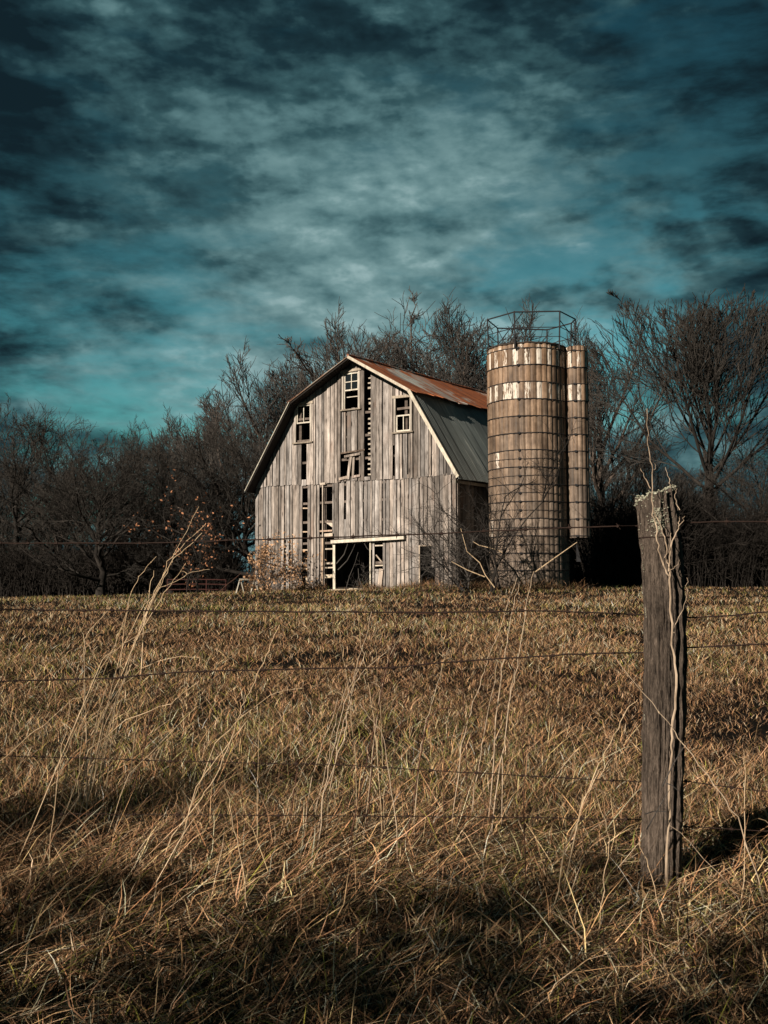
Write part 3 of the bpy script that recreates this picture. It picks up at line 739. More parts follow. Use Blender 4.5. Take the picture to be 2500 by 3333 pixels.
# dense brush at the foot of the wood
def brush(name, n, region, hmin, hmax, mat, seed, rad=(.012, .03)):
    r = np.random.default_rng(seed); T = Tubes()
    for i in range(n):
        x, y, hs = region(r); h = r.uniform(hmin, hmax)*hs; z = float(gz(x, y))-.05
        a = r.uniform(0, 6.283); lean = r.uniform(.1, 1.0); m = 5; t = np.linspace(0, 1, m+1)
        px_ = x+math.cos(a)*lean*h*t**1.6*.6+np.cumsum(r.normal(size=m+1))*.05*h*.4
        py_ = y+math.sin(a)*lean*h*t**1.6*.6+np.cumsum(r.normal(size=m+1))*.05*h*.4
        pz_ = z+h*(t-.32*lean*t**2); P = np.stack([px_, py_, pz_], 1); r0 = r.uniform(*rad)
        T.add(P, np.linspace(r0, r0*.4, m+1), 3)
        for q in range(r.integers(3, 7)):
            j = r.integers(1, m); d = r.normal(size=3); d[2] = abs(d[2])*.8; d /= np.linalg.norm(d); L = h*r.uniform(.12, .34)
            e = P[j]+d*L*.5+r.normal(size=3)*.04*L; T.add([P[j], e, e+d*L*.5+r.normal(size=3)*.15*L], [r0*.6, r0*.5, r0*.35], 3)
    o = bpy.data.objects.new(name, T.mesh(name, mat)); C.objects.link(o); return o
def reg_wood(r):
    while True:
        y = r.uniform(57, 68); px = r.uniform(-200, 2700)
        if px > 1900 and r.random() < .6: y = r.uniform(51, 57)
        if 760 < px < 1870 and y < 66: continue
        hs = np.interp(px, [-200, 200, 700, 900, 1800, 1950, 2100, 2300, 2700], [1.2, 1.05, 1.0, .9, 1.0, 1.7, 1.7, 1.5, 1.4])
        return px_x(px, y), y, hs
tag(brush('woodland_brush', 12500, reg_wood, 1.2, 3.6, M_BARK_D, 31), 'dark tangle of brush and brambles along the foot of the wood', 'brush', kind='stuff')

# leafless shrub between barn and silo
def shrub(name, seed, x, y, h, n, spread, mats, label, cat='shrub', group=None, leaves=0, leafcol=None, lean=(0, 0)):
    r = np.random.default_rng(seed); T = Tubes(); B = Tubes(); tips = []
    def g2(p, d, L, rad, lev):
        m = 5; pts = [p]
        for i in range(m):
            d = d+r.normal(size=3)*.20+np.array((0, 0, .03)); d /= np.linalg.norm(d); p = p+d*L/m; pts.append(p)
        (T if lev == 0 else B).add(pts, np.linspace(rad, rad*.45, m+1), 5 if lev == 0 else 3)
        if lev < 3:
            for c in range((7, 5, 3)[lev]):
                j = r.integers(1, m+1); nd = rot_about(d, perp(d, r), R_(r.uniform(20, 65))); g2(pts[j], nd, L*r.uniform(.35, .62), max(.006, rad*.55), lev+1)
        else: tips.append(pts[-1]); tips.append(pts[2])
    for i in range(n):
        a = r.uniform(0, 6.28); d = np.array((math.cos(a)*spread+lean[0], math.sin(a)*spread+lean[1], 1.0)); d /= np.linalg.norm(d)
        g2(np.array((r.normal()*.15, r.normal()*.15, -.1)), d, h*r.uniform(.6, 1.0), r.uniform(.018, .035)*h/3, 0)
    o = empty(name, (x, y, float(gz(x, y)))); tag(o, label, cat, group)
    for nm, X, mt in (('stem', T, mats[0]), ('twigs', B, mats[1])):
        c = bpy.data.objects.new(nm, X.mesh(nm, mt)); C.objects.link(c); c.parent = o
    if leaves:
        vs = []; cs = []
        tp = np.array(tips); idx = r.integers(0, len(tp), leaves)
        for i in idx:
            p = tp[i]+r.normal(size=3)*.10; u = r.normal(size=3); u /= np.linalg.norm(u); w = perp(u, r); sz = r.uniform(.04, .085)
            vs += [p-u*sz, p+w*sz*.55, p+u*sz, p-w*sz*.55]; c = np.array(leafcol)*r.uniform(.5, 1.3); cs += [c]*4
        F = np.arange(len(vs)); c = bpy.data.objects.new('dead_leaves', np_mesh('dead_leaves', np.array(vs), F, np.full(len(vs)//4, 4), np.array(cs), M_LEAF)); C.objects.link(c); c.parent = o
    return o
p = at(1500, 1900, 43.5); shrub('bare_shrub', 51, p[0]+.25, 43.5, 3.4, 7, .55, (M_TWIG, M_TWIG), 'leafless shrub in the dark corner between the barn and the silo')
p = at(1610, 1900, 42.5); shrub('bare_shrub', 52, p[0], 42.5, 4.3, 5, .38, (M_BARK_D, M_BARK_D), 'tall dark leafless shrub growing against the left side of the silo')
p = at(1435, 1900, 42.8); shrub('bare_shrub', 57, p[0]+.3, 42.8, 2.0, 3, .5, (M_BARK, M_TWIG), 'low leafless shrub in front of the right end of the barn wall')
p = at(1150, 1900, 45.5); shrub('bare_shrub', 53, p[0], 45.2, 1.2, 2, .6, (M_TWIG, M_TWIG), 'small leafless shrub at the open barn doorway')
p = at(868, 1900, 48.5); shrub('leafy_shrub', 54, p[0], 48.5, 2.1, 7, .42, (M_BARK_D, M_TWIG), 'shrub with clinging tan dead leaves at the left corner of the barn', leaves=1500, leafcol=(.50, .31, .18), lean=(.1, 0))
p = at(640, 1900, 50); shrub('leafy_shrub', 55, p[0], 50, 3.6, 5, .30, (M_BARK_D, M_TWIG_D), 'taller shrub with a few reddish dead leaves left of the barn', leaves=420, leafcol=(.42, .20, .11), lean=(-.1, 0))
p = at(1980, 1900, 52); shrub('bare_shrub', 56, p[0], 52, 2.2, 6, .7, (M_BARK_D, M_TWIG_D), 'low dark leafless shrub on the grass right of the silo')
def canes():
    o = MB()
    for pts in ([(1095,1835),(1120,1805),(1132,1770)], [(1100,1855),(1130,1825),(1148,1790),(1156,1770)], [(1124,1925),(1138,1875),(1155,1835),(1166,1797)], [(1180,1915),(1168,1880),(1166,1850)],
                [(1186,1768),(1195,1785),(1202,1792)]):
        o.tube([at(x, y, 45.0) for x, y in pts], [.022, .02, .014, .01][:len(pts)], 5)
    ob = o.build('arching_canes', M_TWIG); tag(ob, 'thin pale canes arching across the open barn doorway', 'canes')
    for pts, lab in (([(1610,1912),(1580,1872),(1562,1832),(1520,1795),(1500,1720)], 'long pale branch leaning steeply across the dark gap beside the barn'),
                     ([(1646,1810),(1622,1790),(1560,1775),(1540,1763)], 'short pale branch sagging out from the silo at mid height'),
                     ([(1578,1878),(1520,1855),(1470,1828)], 'pale branch lying low across the right corner of the barn'),
                     ([(1742,1862),(1800,1820),(1878,1765)], 'straight pale branch slanting up across the foot of the silo')):
        o = MB(); o.tube([at(x, y, 42.0) for x, y in pts], list(np.linspace(.024, .012, len(pts))), 5); tag(o.build('fallen_branch', M_STRAW), lab, 'branch')
canes()

# white trestle and red gate left of the barn
def trestle():
    o = empty('sawhorse', tuple(at(805, 1925, 49.5)[:2])+(float(gz(-6, 49.5)),)); tag(o, 'small white trestle with splayed legs on the grass left of the barn', 'sawhorse')
    m = MB(); m.bar((-.36, 0, .62), (.36, 0, .62), .07, .06, (.6, .6, .55)); m.build('beam', M_WHITE, o)
    for sx in (-.32, .32):
        for sy in (-1, 1): m = MB(); m.bar((sx+.02*sy, 0, .60), (sx+.16*sy, .14*sy, 0), .045, .04, (.95, .95, .9)); m.build('leg', M_WHITE, o)
trestle()
def gate():
    Y = 53.0; a = at(545, 1930, Y); b = at(735, 1930, Y); z0 = float(gz(a[0], Y))
    o = empty('farm_gate', (a[0], Y, z0)); tag(o, 'low dull red pipe gate at the edge of the wood left of the barn', 'gate'); L = b[0]-a[0]
    for z in (.25, .50, .72):
        m = MB(); m.tube([(0, 0, z), (L/2, 0, z+.02), (L, 0, z-.01)], .028, 6); m.build('rail', M_GATE, o)
    for x in (0, L/3, 2*L/3, L): m = MB(); m.tube([(x, 0, .05), (x, 0, .76)], .032, 6); m.build('upright', M_GATE, o)
gate()

# ------------------------------------------------------------------ fence
FY = 4.4
def fence_y(x): return FY-.10*(x-1.08)          # the line runs slightly away to the left
def at_fence(px, py, dy=0.0):
    d = direction(px, py); Y = FY
    for _ in range(4): Y = fence_y(d[0]*Y/d[1])+dy
    return at(px, py, Y)
def post():
    o = empty('fence_post', (0, 0, 0)); tag(o, 'old weathered wooden fence post with a slanted lichen crusted top', 'fence post')
    keys = [(1606, 2066, 2192), (1700, 2075, 2203), (1800, 2086, 2213), (2000, 2097, 2226), (2200, 2096, 2226), (2400, 2092, 2222), (2600, 2090, 2216), (2800, 2088, 2212), (2950, 2086, 2214)]
    r = np.random.default_rng(3); n = 110; rows = 150; grooves = [(r.uniform(-3.4, .3), r.uniform(.03, .09), r.uniform(.028, .05), r.uniform(0, 6), r.uniform(0, .8), r.uniform(.25, 1)) for _ in range(26)]; ys = np.linspace(1606, 2950, rows)
    ang = np.arange(n)*2*math.pi/n; prof = np.zeros(n)
    for k in range(1, 15): prof += r.normal()*np.cos(k*ang+r.uniform(0, 6.28))*(.035/k**.6)
    for a0, dep, w_ in ((-1.0, .30, .13), (-.55, .10, .07), (-1.3, .05, .04), (-2.2, .05, .03), (-2.8, .05, .04), (-1.9, .06, .05), (-2.5, .05, .06), (-1.45, .05, .05)):
        dd = (ang-a0+math.pi) % (2*math.pi)-math.pi; prof -= dep*np.exp(-(dd/w_)**2)
    V = []; U = r.normal(size=(rows, n)); 
    U = (U+np.roll(U, 1, 0)+np.roll(U, 2, 0)+np.roll(U, 3, 0))/4
    for i, y in enumerate(ys):
        xl = np.interp(y, [k[0] for k in keys], [k[1] for k in keys]); xr = np.interp(y, [k[0] for k in keys], [k[2] for k in keys])
        c = at((xl+xr)/2, y, FY); rad = (xr-xl)/2/FPX*FY; gr = np.zeros(n); f = i/rows
        for a0, dep, wd, ph, s0, ln in grooves:
            if s0 < f < s0+ln or (s0 < .1 and f < ln): gr += dep*np.exp(-(((ang-a0-.05*math.sin(f*9+ph)+math.pi) % (2*math.pi)-math.pi)/wd)**2)
        for k in range(n):
            rr = rad*(1+prof[k]-gr[k]+.045*U[i, k]+.02*math.sin(i*.35+3*ang[k])); x = c[0]+math.cos(ang[k])*rr; yy = FY+math.sin(ang[k])*rr
            z = c[2]
            if i < 6: z = c[2]+(.024*math.cos(ang[k])+.006*math.sin(5*ang[k])+.01*prof[k]/.1)*(1-i/6)
            V.append((x, yy, z))
    F = [(i*n+k, (i+1)*n+k, (i+1)*n+(k+1) % n, i*n+(k+1) % n) for i in range(rows-1) for k in range(n)]
    V = np.array(V)
    for i in range(10): V[i*n:(i+1)*n, 2] += (np.convolve(np.tile(r.normal(size=n) if i == 0 else 0*ang, 1), [.5, .5], 'same')*.006 if i == 0 else 0)
    top = V[:n]; cen = top.mean(0)
    ring = cen+(top-cen)*.5+r.normal(size=(n, 3))*.002; ring[:, 2] -= .004
    b = len(V); V = np.vstack([V, ring, cen-[[0, 0, .008]]])
    F2 = [(k, (k+1) % n, b+(k+1) % n, b+k) for k in range(n)]; F3 = [(b+k, b+(k+1) % n, b+n) for k in range(n)]
    m = MB(); m.add(V, F+F2+F3, (1, 1, 1)); m.build('timber', M_POST, o)
    # lichen crust along the top edge and in patches on the face
    li = MB()
    def crumb(c, s):
        q = r.normal(size=(8, 3)); q /= np.linalg.norm(q, axis=1)[:, None]
        pts = [(1,0,0),(-1,0,0),(0,1,0),(0,-1,0),(0,0,1),(0,0,-1)]; pts = [np.array(p_)*s*r.uniform(.6, 1.3)*np.array((1, 1, .6))+c for p_ in pts]
        li.add(pts, [(0,2,4),(2,1,4),(1,3,4),(3,0,4),(2,0,5),(1,2,5),(3,1,5),(0,3,5)])
    for i in range(760):
        k = r.integers(0, n); f = r.uniform(.55, 1.03); c = cen+(top[k]-cen)*f; c = c+r.normal(size=3)*.0025
        if r.random() < .35: c[2] -= r.uniform(0, .03)
        crumb(c, r.uniform(.0022, .0066))
    for i in range(300):
        u, v = r.normal(size=2); px = 2128+u*16; py = 1700+v*26
        if (u*v) > 1.2: continue
        row = int(np.clip((py-1606)/(2950-1606)*(rows-1), 1, rows-1)); xx = at(px, py, FY)[0]
        ring_ = V[row*n:(row+1)*n]; fr = ring_[ring_[:, 1] < FY]; k = np.argmin(abs(fr[:, 0]-xx)); crumb(fr[k]+np.array((r.normal()*.002, -.001, r.normal()*.006)), r.uniform(.0018, .0055))
    for i in range(60):
        py = r.choice((1990, 1998, 2340, 1790, 1850))+r.normal()*7; px = 2099+abs(r.normal())*3
        row = int(np.clip((py-1606)/(2950-1606)*(rows-1), 1, rows-1)); ring_ = V[row*n:(row+1)*n]; fr = ring_[ring_[:, 1] < FY+.01]; k = np.argmin(fr[:, 0]); crumb(fr[k]+np.array((0, -.004, r.normal()*.006)), r.uniform(.0015, .003))
    li.build('lichen', M_LICHEN, o)
    w = MB()
    for py in (1752,):
        row = int((py-1606)/(2950-1606)*(rows-1)); ring_ = V[row*n:(row+1)*n]; c = ring_.mean(0)
        w.tube([c+(q_-c)*1.02 for q_ in ring_[::3]], .0022, 5, closed=True)
    w.build('wire_wrap', M_RUST, o)
    return o
post()
WIRES = [
    ([(-900, 1790), (-300, 1775), (0, 1768), (500, 1768), (830, 1756), (1100, 1748), (1484, 1734), (1800, 1720), (2066, 1712), (2130, 1712), (2230, 1700), (2500, 1698), (3300, 1704)], 'topmost strand of barbed wire, crossing in front of the barn wall'),
    ([(-900, 1980), (0, 1984), (500, 1988), (1250, 1993), (1400, 1994), (1750, 1988), (2090, 2001), (2150, 2003), (2232, 2010), (2350, 2006), (2500, 1992), (3300, 1985)], 'second strand of barbed wire, just below the edge of the field'),
    ([(-900, 2250), (0, 2218), (350, 2208), (620, 2186), (1000, 2176), (1280, 2172), (1500, 2152), (1850, 2130), (2095, 2124), (2160, 2118), (2232, 2108), (2500, 2096), (3300, 2090)], 'third strand of barbed wire, across the upper part of the field'),
    ([(-900, 2450), (0, 2460), (600, 2478), (1100, 2490), (1400, 2508), (1700, 2524), (2090, 2545), (2150, 2545), (2232, 2543), (2480, 2576), (3300, 2600)], 'fourth strand of barbed wire, half hidden in the tall dry grass'),
    ([(-900, 2640), (200, 2650), (1000, 2655), (1650, 2660), (2088, 2668), (2150, 2668), (2230, 2690), (2480, 2705), (3300, 2720)], 'lowest strand of barbed wire, sunk deep in the grass'),
]
def wires():
    for pts, lab in WIRES:
        P = []
        for (x0, y0), (x1, y1) in zip(pts, pts[1:]):
            m = max(2, int((x1-x0)/45))
            for k in range(m):
                t = k/m; dy = .10 if 2040 < x0+(x1-x0)*t < 2250 else 0
                P.append(at_fence(x0+(x1-x0)*t, y0+(y1-y0)*t+rnd.uniform(-1.2, 1.2), dy))
        w = MB(); w.tube(P, .0019 if ('fourth' in lab or 'lowest' in lab) else .0028, 6)
        L = 0; nxt = rnd.uniform(0, .12)
        for a, b in zip(P, P[1:]):
            L += np.linalg.norm(b-a)
            if L > nxt:
                nxt = L+rnd.uniform(.115, .135); d = (b-a)/np.linalg.norm(b-a); q = np.array((rnd.gauss(0, .4), rnd.gauss(0, .4), 1.0)); q -= d*q.dot(d); q /= np.linalg.norm(q)
                w.tube([a-d*.006, a, a+d*.008], .0056, 6)
                for sg in (1, -1): w.tube([a, a+q*sg*.015+d*rnd.uniform(-.005, .005)], [.0026, .0010], 4)
        o = w.build('barbed_wire', M_RUST); tag(o, lab, 'barbed wire', 'strands of the barbed wire fence')
wires()

# pale sapling twining up the post
def sapling():
    o = MB(); Y0 = 4.27
    def st(pts, r0, r1, dy=0.0):
        q = [at(x, y, Y0+dy+.0*i) for i, (x, y) in enumerate(pts)]; fine = []
        for a, b in zip(q, q[1:]):
            for t in (0, .33, .66): fine.append(a+(b-a)*t+np.array((rnd.gauss(0, .0026), rnd.gauss(0, .002), 0)))
        fine.append(q[-1]); rr = [q_*rnd.uniform(.82, 1.25) for q_ in np.linspace(r0*.78, r1*.8, len(fine))]; o.tube(fine, rr, 6)
    st([(2168, 2960), (2172, 2765), (2180, 2600), (2187, 2450), (2190, 2380), (2201, 2270), (2200, 2160), (2186, 2100), (2187, 2030), (2182, 1900), (2180, 1860), (2178, 1835)], .0056, .0044)
    st([(2180, 1860), (2180, 1815), (2188, 1760), (2206, 1720), (2222, 1700), (2230, 1680)], .0042, .0014); st([(2212, 1708), (2213, 1690), (2212, 1682)], .002, .001)
    st([(2178, 1878), (2160, 1840), (2145, 1790), (2136, 1745), (2133, 1700), (2126, 1665), (2123, 1610), (2122, 1540), (2117, 1500), (2113, 1460), (2108, 1410), (2106, 1330)], .0042, .0014)
    st([(2174, 1838), (2166, 1815), (2170, 1775), (2158, 1735), (2140, 1685), (2128, 1664)], .003, .002); st([(2121, 1538), (2130, 1530), (2134, 1518), (2131, 1508)], .002, .001)
    st([(2116, 1590), (2104, 1562), (2094, 1540), (2086, 1524)], .0024, .001); st([(2192, 2045), (2210, 2010), (2228, 1970), (2234, 1920), (2236, 1880)], .0022, .001)
    st([(2196, 2060), (2192, 2045)], .0026, .0022); st([(2181, 1586), (2180, 1565), (2172, 1540), (2166, 1520)], .0022, .001, .12); st([(2212, 1660), (2200, 1640), (2196, 1610), (2204, 1590)], .002, .001)
    st([(2180, 1800), (2183, 1760), (2184, 1735)], .0018, .0008); st([(2186, 1855), (2204, 1840), (2212, 1822)], .0015, .0008)
    tag(o.build('sapling', M_VINE), 'pale thin sapling climbing the right side of the fence post', 'sapling')
    o2 = MB()
    for pts in ([(2156, 2560), (2190, 2490), (2230, 2425), (2250, 2410)], [(2105, 2700), (2150, 2620), (2180, 2570)], [(2170, 2550), (2185, 2555), (2210, 2575)], [(2100, 2650), (2130, 2640), (2170, 2642)]):
        o2.tube([at(x, y, 4.2) for x, y in pts], list(np.linspace(.0026, .0012, len(pts))), 5)
    tag(o2.build('twigs', M_TWIG), 'thin brown twigs crossing low over the face of the fence post', 'twigs')
sapling()

# ------------------------------------------------------------------ tall stalks in front of and behind the fence
def stalks(name, lists, Y, mat, label, cat='weed', r0=.0030, group=None):
    o = MB(); r = random.Random(hash(label) % 1000 if False else len(label)*7)
    for pts in lists:
        y_ = Y+r.uniform(-.25, .25); lean = r.uniform(-.15, .15); m = len(pts)
        q = [at(x, y, y_+lean*i/m) for i, (x, y) in enumerate(pts)]
        if q[0][2] > float(gz(q[0][0], q[0][1]))+.03:         # carry the foot down to the soil
            d = q[0]-q[1]; d = d/np.linalg.norm(d); f = q[0].copy(); g0 = float(gz(f[0], f[1]))
            k = (f[2]-g0+.03); foot = np.array((f[0]+d[0]*k*.5, f[1]+d[1]*k*.5, g0-.03)); q = [foot]+q
        fine = []
        for a, b in zip(q, q[1:]):
            for t in (0, .25, .5, .75): fine.append(a+(b-a)*t+np.array((r.gauss(0, .0030), 0, r.gauss(0, .001))))
        fine.append(q[-1]); rr = r0*r.uniform(.6, 1.05)
        o.tube(fine, list(np.linspace(rr, rr*.45, len(fine))), 5)
        for k in range(3, len(fine)-2, 5): o.tube([fine[k]-(fine[k]-fine[k-1])*.12, fine[k], fine[k]+(fine[k+1]-fine[k])*.12], [rr, rr*1.45, rr], 5)
        if r.random() < .45:                                   # a curled dead leaf
            k = r.randrange(2, len(fine)-2); a = fine[k]; sx = r.choice((-1, 1)); L = r.uniform(.04, .10)
            for t in range(4):
                p0 = a+np.array((sx*L*t/4, 0, L*(t/4)*(1-t/4)*1.2)); p1 = a+np.array((sx*L*(t+1)/4, 0, L*((t+1)/4)*(1-(t+1)/4)*1.2)); w_ = .0028*(1-t/4)+.0004
                o.add([p0+[0, -w_, w_], p0+[0, w_, -w_], p1+[0, w_*.7, -w_*.7], p1+[0, -w_*.7, w_*.7]], [(0, 1, 2, 3)])
    ob = o.build(name, mat); tag(ob, label, cat, group); return ob
stalks('dry_grass_clump', [[(201,2478),(269,2326),(319,2199),(374,2098),(412,1992),(425,1933)], [(311,2389),(374,2241),(429,2123),(467,2022),(492,1967),(526,1895),(556,1836),(568,1803),(648,1648)],
    [(391,2212),(437,2106),(480,1980),(522,1904),(547,1828),(589,1781),(670,1705)], [(340,2330),(410,2160),(470,2030),(505,1925),(560,1820),(600,1790),(657,1735)], [(230,2450),(300,2280),(352,2150),(388,2060)],
    [(330,2400),(372,2290),(420,2180),(440,2130)], [(475,1990),(486,1925),(501,1857)], [(405,2040),(429,1925),(446,1887),(475,1850),(509,1811)], [(440,2080),(500,1990),(535,1929),(568,1887),(606,1832)],
    [(290,2420),(320,2330),(345,2240),(357,2190)], [(350,2420),(385,2320),(410,2230)]], 5.4, M_STRAW, 'tall clump of pale dry stalks leaning right in front of the dark trees', 'grass clump', r0=.0036)
stalks('dry_stalk', [[(400,2100),(470,1968),(522,1912),(577,1891),(623,1862),(682,1853)]], 5.4, M_STRAW, 'pale stalk bending over to the right above the field edge, left of the barn')
stalks('forked_weed', [[(255,2560),(262,2465),(269,2360),(273,2212),(277,2081),(290,2051),(362,1976)], [(275,2120),(272,2075),(260,2039)]], 5.4, M_STRAW, 'straight pale forked weed stem left of the leaning clump', r0=.0036)
stalks('dark_stem', [[(520,2220),(573,2127),(606,2056),(644,2005),(699,1938),(784,1866)]], 4.8, M_BRIAR, 'dark reddish stem slanting up towards the left corner of the barn', r0=.0032)
stalks('thin_weed', [[(0,2480),(100,2389),(163,2343),(239,2275),(265,2271)], [(185,2540),(197,2469),(215,2380),(231,2296)]], 4.4, M_STRAW, 'thin straw stems over the dark patch at the left edge', r0=.0020)
stalks('curved_stalk', [[(0,2300),(0,2224),(38,2096),(90,2020)]], 4.9, M_STRAW, 'short curved straw stalk at the far left edge above the dark patch')
stalks('dry_stalk', [[(330,2330),(400,2230),(467,2174),(513,2153),(589,2136),(649,2140)]], 5.0, M_STRAW, 'arched straw stalk bowing right in mid field below the second wire', r0=.0024)
stalks('dry_stalk', [[(290,2440),(412,2343),(522,2300),(556,2292),(589,2262),(649,2216)], [(420,2520),(560,2380),(640,2300)], [(330,2150),(395,2102),(450,2068),(509,2047)]], 4.7, M_STRAW, 'flattened straw stalks lying low to the right of the leaning clump', r0=.0022)
stalks('dry_stalk', [[(560,2720),(640,2620),(700,2533),(751,2406),(790,2298),(819,2236),(856,2160),(881,2103),(910,2034)], [(640,2560),(707,2468),(805,2345)]], 4.5, M_STRAW, 'long straight straw stalk below the left half of the barn', r0=.0030)
stalks('dry_grass_clump', [[(1047,2623),(1069,2497),(1091,2406),(1109,2327),(1134,2254),(1156,2189),(1181,2103),(1210,1990)], [(1075,2560),(1100,2430),(1130,2316),(1145,2236),(1185,2182),(1279,2103)],
    [(1060,2580),(1120,2406),(1132,2316),(1160,2200),(1190,2120)], [(1030,2640),(1062,2500),(1085,2380),(1110,2290),(1140,2200)], [(1010,2560),(1040,2450),(1076,2350),(1100,2270)]], 4.6, M_PALE, 'tall clump of pale stalks in the middle of the field, below the barn doorway', 'grass clump', r0=.0030)
stalks('thin_weed', [[(1225,2420),(1203,2254),(1188,2168),(1174,2088),(1159,1947)], [(1145,2340),(1120,2164),(1105,2081),(1094,1994)], [(1235,2260),(1224,2124),(1217,2012)]], 4.8, M_STRAW, 'three thin upright stems tilting left above the middle clump', r0=.0018)
stalks('curved_stalk', [[(1290,2700),(1279,2587),(1261,2479),(1242,2385),(1206,2338),(1170,2291)]], 4.4, M_PALE, 'thick pale stalk curving over to the left, right of the middle clump', r0=.0030)
stalks('dry_stalk', [[(700,2420),(790,2330),(881,2262),(924,2247),(989,2240)], [(940,2600),(975,2540),(1000,2471),(1033,2428)], [(837,2600),(837,2537),(845,2334)]], 4.6, M_STRAW, 'loose pale stalks in the grass left of the middle clump', r0=.0022)
stalks('dark_stem', [[(965,2500),(978,2435),(993,2388),(1044,2309),(1076,2262)]], 4.6, M_BRIAR, 'dark crooked stem just left of the middle clump')
stalks('yellow_stalk', [[(830,3100),(821,3037),(790,2820),(753,2653),(731,2540)]], 3.7, M_STRAW, 'straight yellow stalk low in the foreground, left of centre', r0=.0024)
stalks('dry_grass_clump', [[(1500,2440),(1523,2352),(1533,2311),(1569,2203),(1589,2142),(1620,2065),(1651,1973),(1682,1881)], [(1620,2520),(1645,2400),(1661,2275),(1682,2168),(1697,2070),(1717,1952),(1738,1860)],
    [(1545,2560),(1559,2490),(1569,2403),(1594,2285),(1620,2152)], [(1630,2200),(1650,2090),(1665,1990),(1690,1900)], [(1640,2460),(1655,2300),(1675,2180)]], 4.8, M_PALE, 'tall pale stalks rising in front of the foot of the silo', 'grass clump', r0=.0030)
stalks('dry_stalk', [[(1230,2300),(1256,2183),(1277,2116),(1308,2040)]], 4.8, M_PALE, 'short bright stalk below the door track of the barn')
stalks('dry_stalk', [[(1360,2520),(1370,2450),(1384,2352),(1405,2301),(1431,2198),(1461,2106)]], 4.7, M_PALE, 'pale stalk leaning right between the middle clump and the silo stalks')
stalks('bramble', [[(1240,2230),(1251,2178),(1313,2075),(1354,1998),(1405,1998),(1507,2019),(1620,2055)], [(1300,1990),(1330,1935),(1400,1915),(1480,1920)], [(1390,1930),(1420,1995),(1450,2060),(1470,2100)], [(1495,1990),(1490,1930),(1500,1890)]], 4.9, M_BRIAR, 'dark bramble cane arching over below the right end of the barn', 'bramble', r0=.0026)
stalks('bramble', [[(1380,2380),(1395,2337),(1431,2306),(1482,2306),(1518,2352),(1548,2439),(1559,2495),(1580,2620),(1600,2720)], [(1707,2560),(1702,2439),(1707,2250)], [(1446,2640),(1446,2490),(1446,2178)]], 4.3, M_BRIAR, 'dark bramble hooped over in the middle of the field with two upright canes', 'bramble', r0=.0028)
stalks('dry_stalk', [[(1840,2760),(1890,2640),(1948,2495),(1968,2460),(1999,2393),(2045,2306),(2075,2277)], [(1900,2600),(1935,2540),(1960,2500)]], 4.15, M_STRAW, 'straw stalk leaning right towards the fence post', r0=.0028)
stalks('crossing_stalk', [[(2400,2660),(2327,2557),(2229,2424),(2194,2382),(2096,2256),(2009,2151)]], 4.1, M_PALE, 'long pale stalk lying diagonally across the fence post', r0=.0028)
stalks('dry_stalk', [[(2400,2920),(2348,2851),(2243,2739),(2180,2687)]], 3.9, M_PALE, 'pale stalk lying left at the foot of the fence post', r0=.0024)
stalks('thin_weed', [[(2418,3060),(2418,2992),(2424,2746),(2425,2522),(2420,2440)]], 3.9, M_STRAW, 'upright thin straw stem right of the fence post', r0=.0022)
stalks('thin_weed', [[(2190,3060),(2150,2960),(2110,2820),(2080,2740)], [(1960,2900),(1985,2760),(1960,2640),(1930,2560)]], 3.9, M_STRAW, 'thin straw stems curving left at the left side of the post foot', r0=.0020)

# ------------------------------------------------------------------ grass
def blades(name, x, y, h, w, lean_az, lean, curl, col, label, cat='grass', seed=1, kink=.18, mottle=True):
    """one mesh of curved three-segment blades"""
    r = np.random.default_rng(seed); n = len(x); z = gz(x, y)-.01
    face = r.uniform(0, 2*math.pi, n); wx = np.cos(face)*w/2; wy = np.sin(face)*w/2
    lx = np.cos(lean_az); ly = np.sin(lean_az); V = np.zeros((n, 7, 3)); kx = r.normal(size=n)*kink*h; ky = r.normal(size=n)*kink*h
    for i, t in enumerate((0, .38, .72, 1.0)):
        off = h*(lean*t+curl*t**2.4); ht = h*(t-.42*np.abs(curl)*t**2.2)*np.sqrt(np.clip(1-lean**2*.45, .2, 1))
        cxx = x+lx*off+kx*math.sin(t*4.2); cyy = y+ly*off+ky*math.sin(t*4.2+.8); cz = z+ht
        if i < 3:
            s = (1, .85, .55)[i]
            V[:, 2*i] = np.stack([cxx-wx*s, cyy-wy*s, cz], 1); V[:, 2*i+1] = np.stack([cxx+wx*s, cyy+wy*s, cz], 1)
        else: V[:, 6] = np.stack([cxx, cyy, cz], 1)
    q4 = np.stack([r.uniform(.15, .6, n), r.uniform(.35, 1.2, n), r.uniform(.45, 1.3, n), r.uniform(.5, 1.2, n)], 1) if mottle else np.ones((n, 4))  # random ring tones; blade foot darkened in place of shade low in the grass
    mott = q4[:, [0, 0, 1, 1, 2, 2, 3]]; b = (np.arange(n)*7)[:, None]
    F = np.concatenate([b+np.array([[0, 1, 3, 2]]), b+np.array([[2, 3, 5, 4]]), b+np.array([[4, 5, 6]])], 1).ravel()
    me = np_mesh(name, V.reshape(-1, 3), F, np.tile([4, 4, 3], n), (col[:, None, :]*mott[:, :, None]).reshape(-1, 3), M_BLADE)
    o = bpy.data.objects.new(name, me); C.objects.link(o); tag(o, label, cat, kind='stuff'); return o

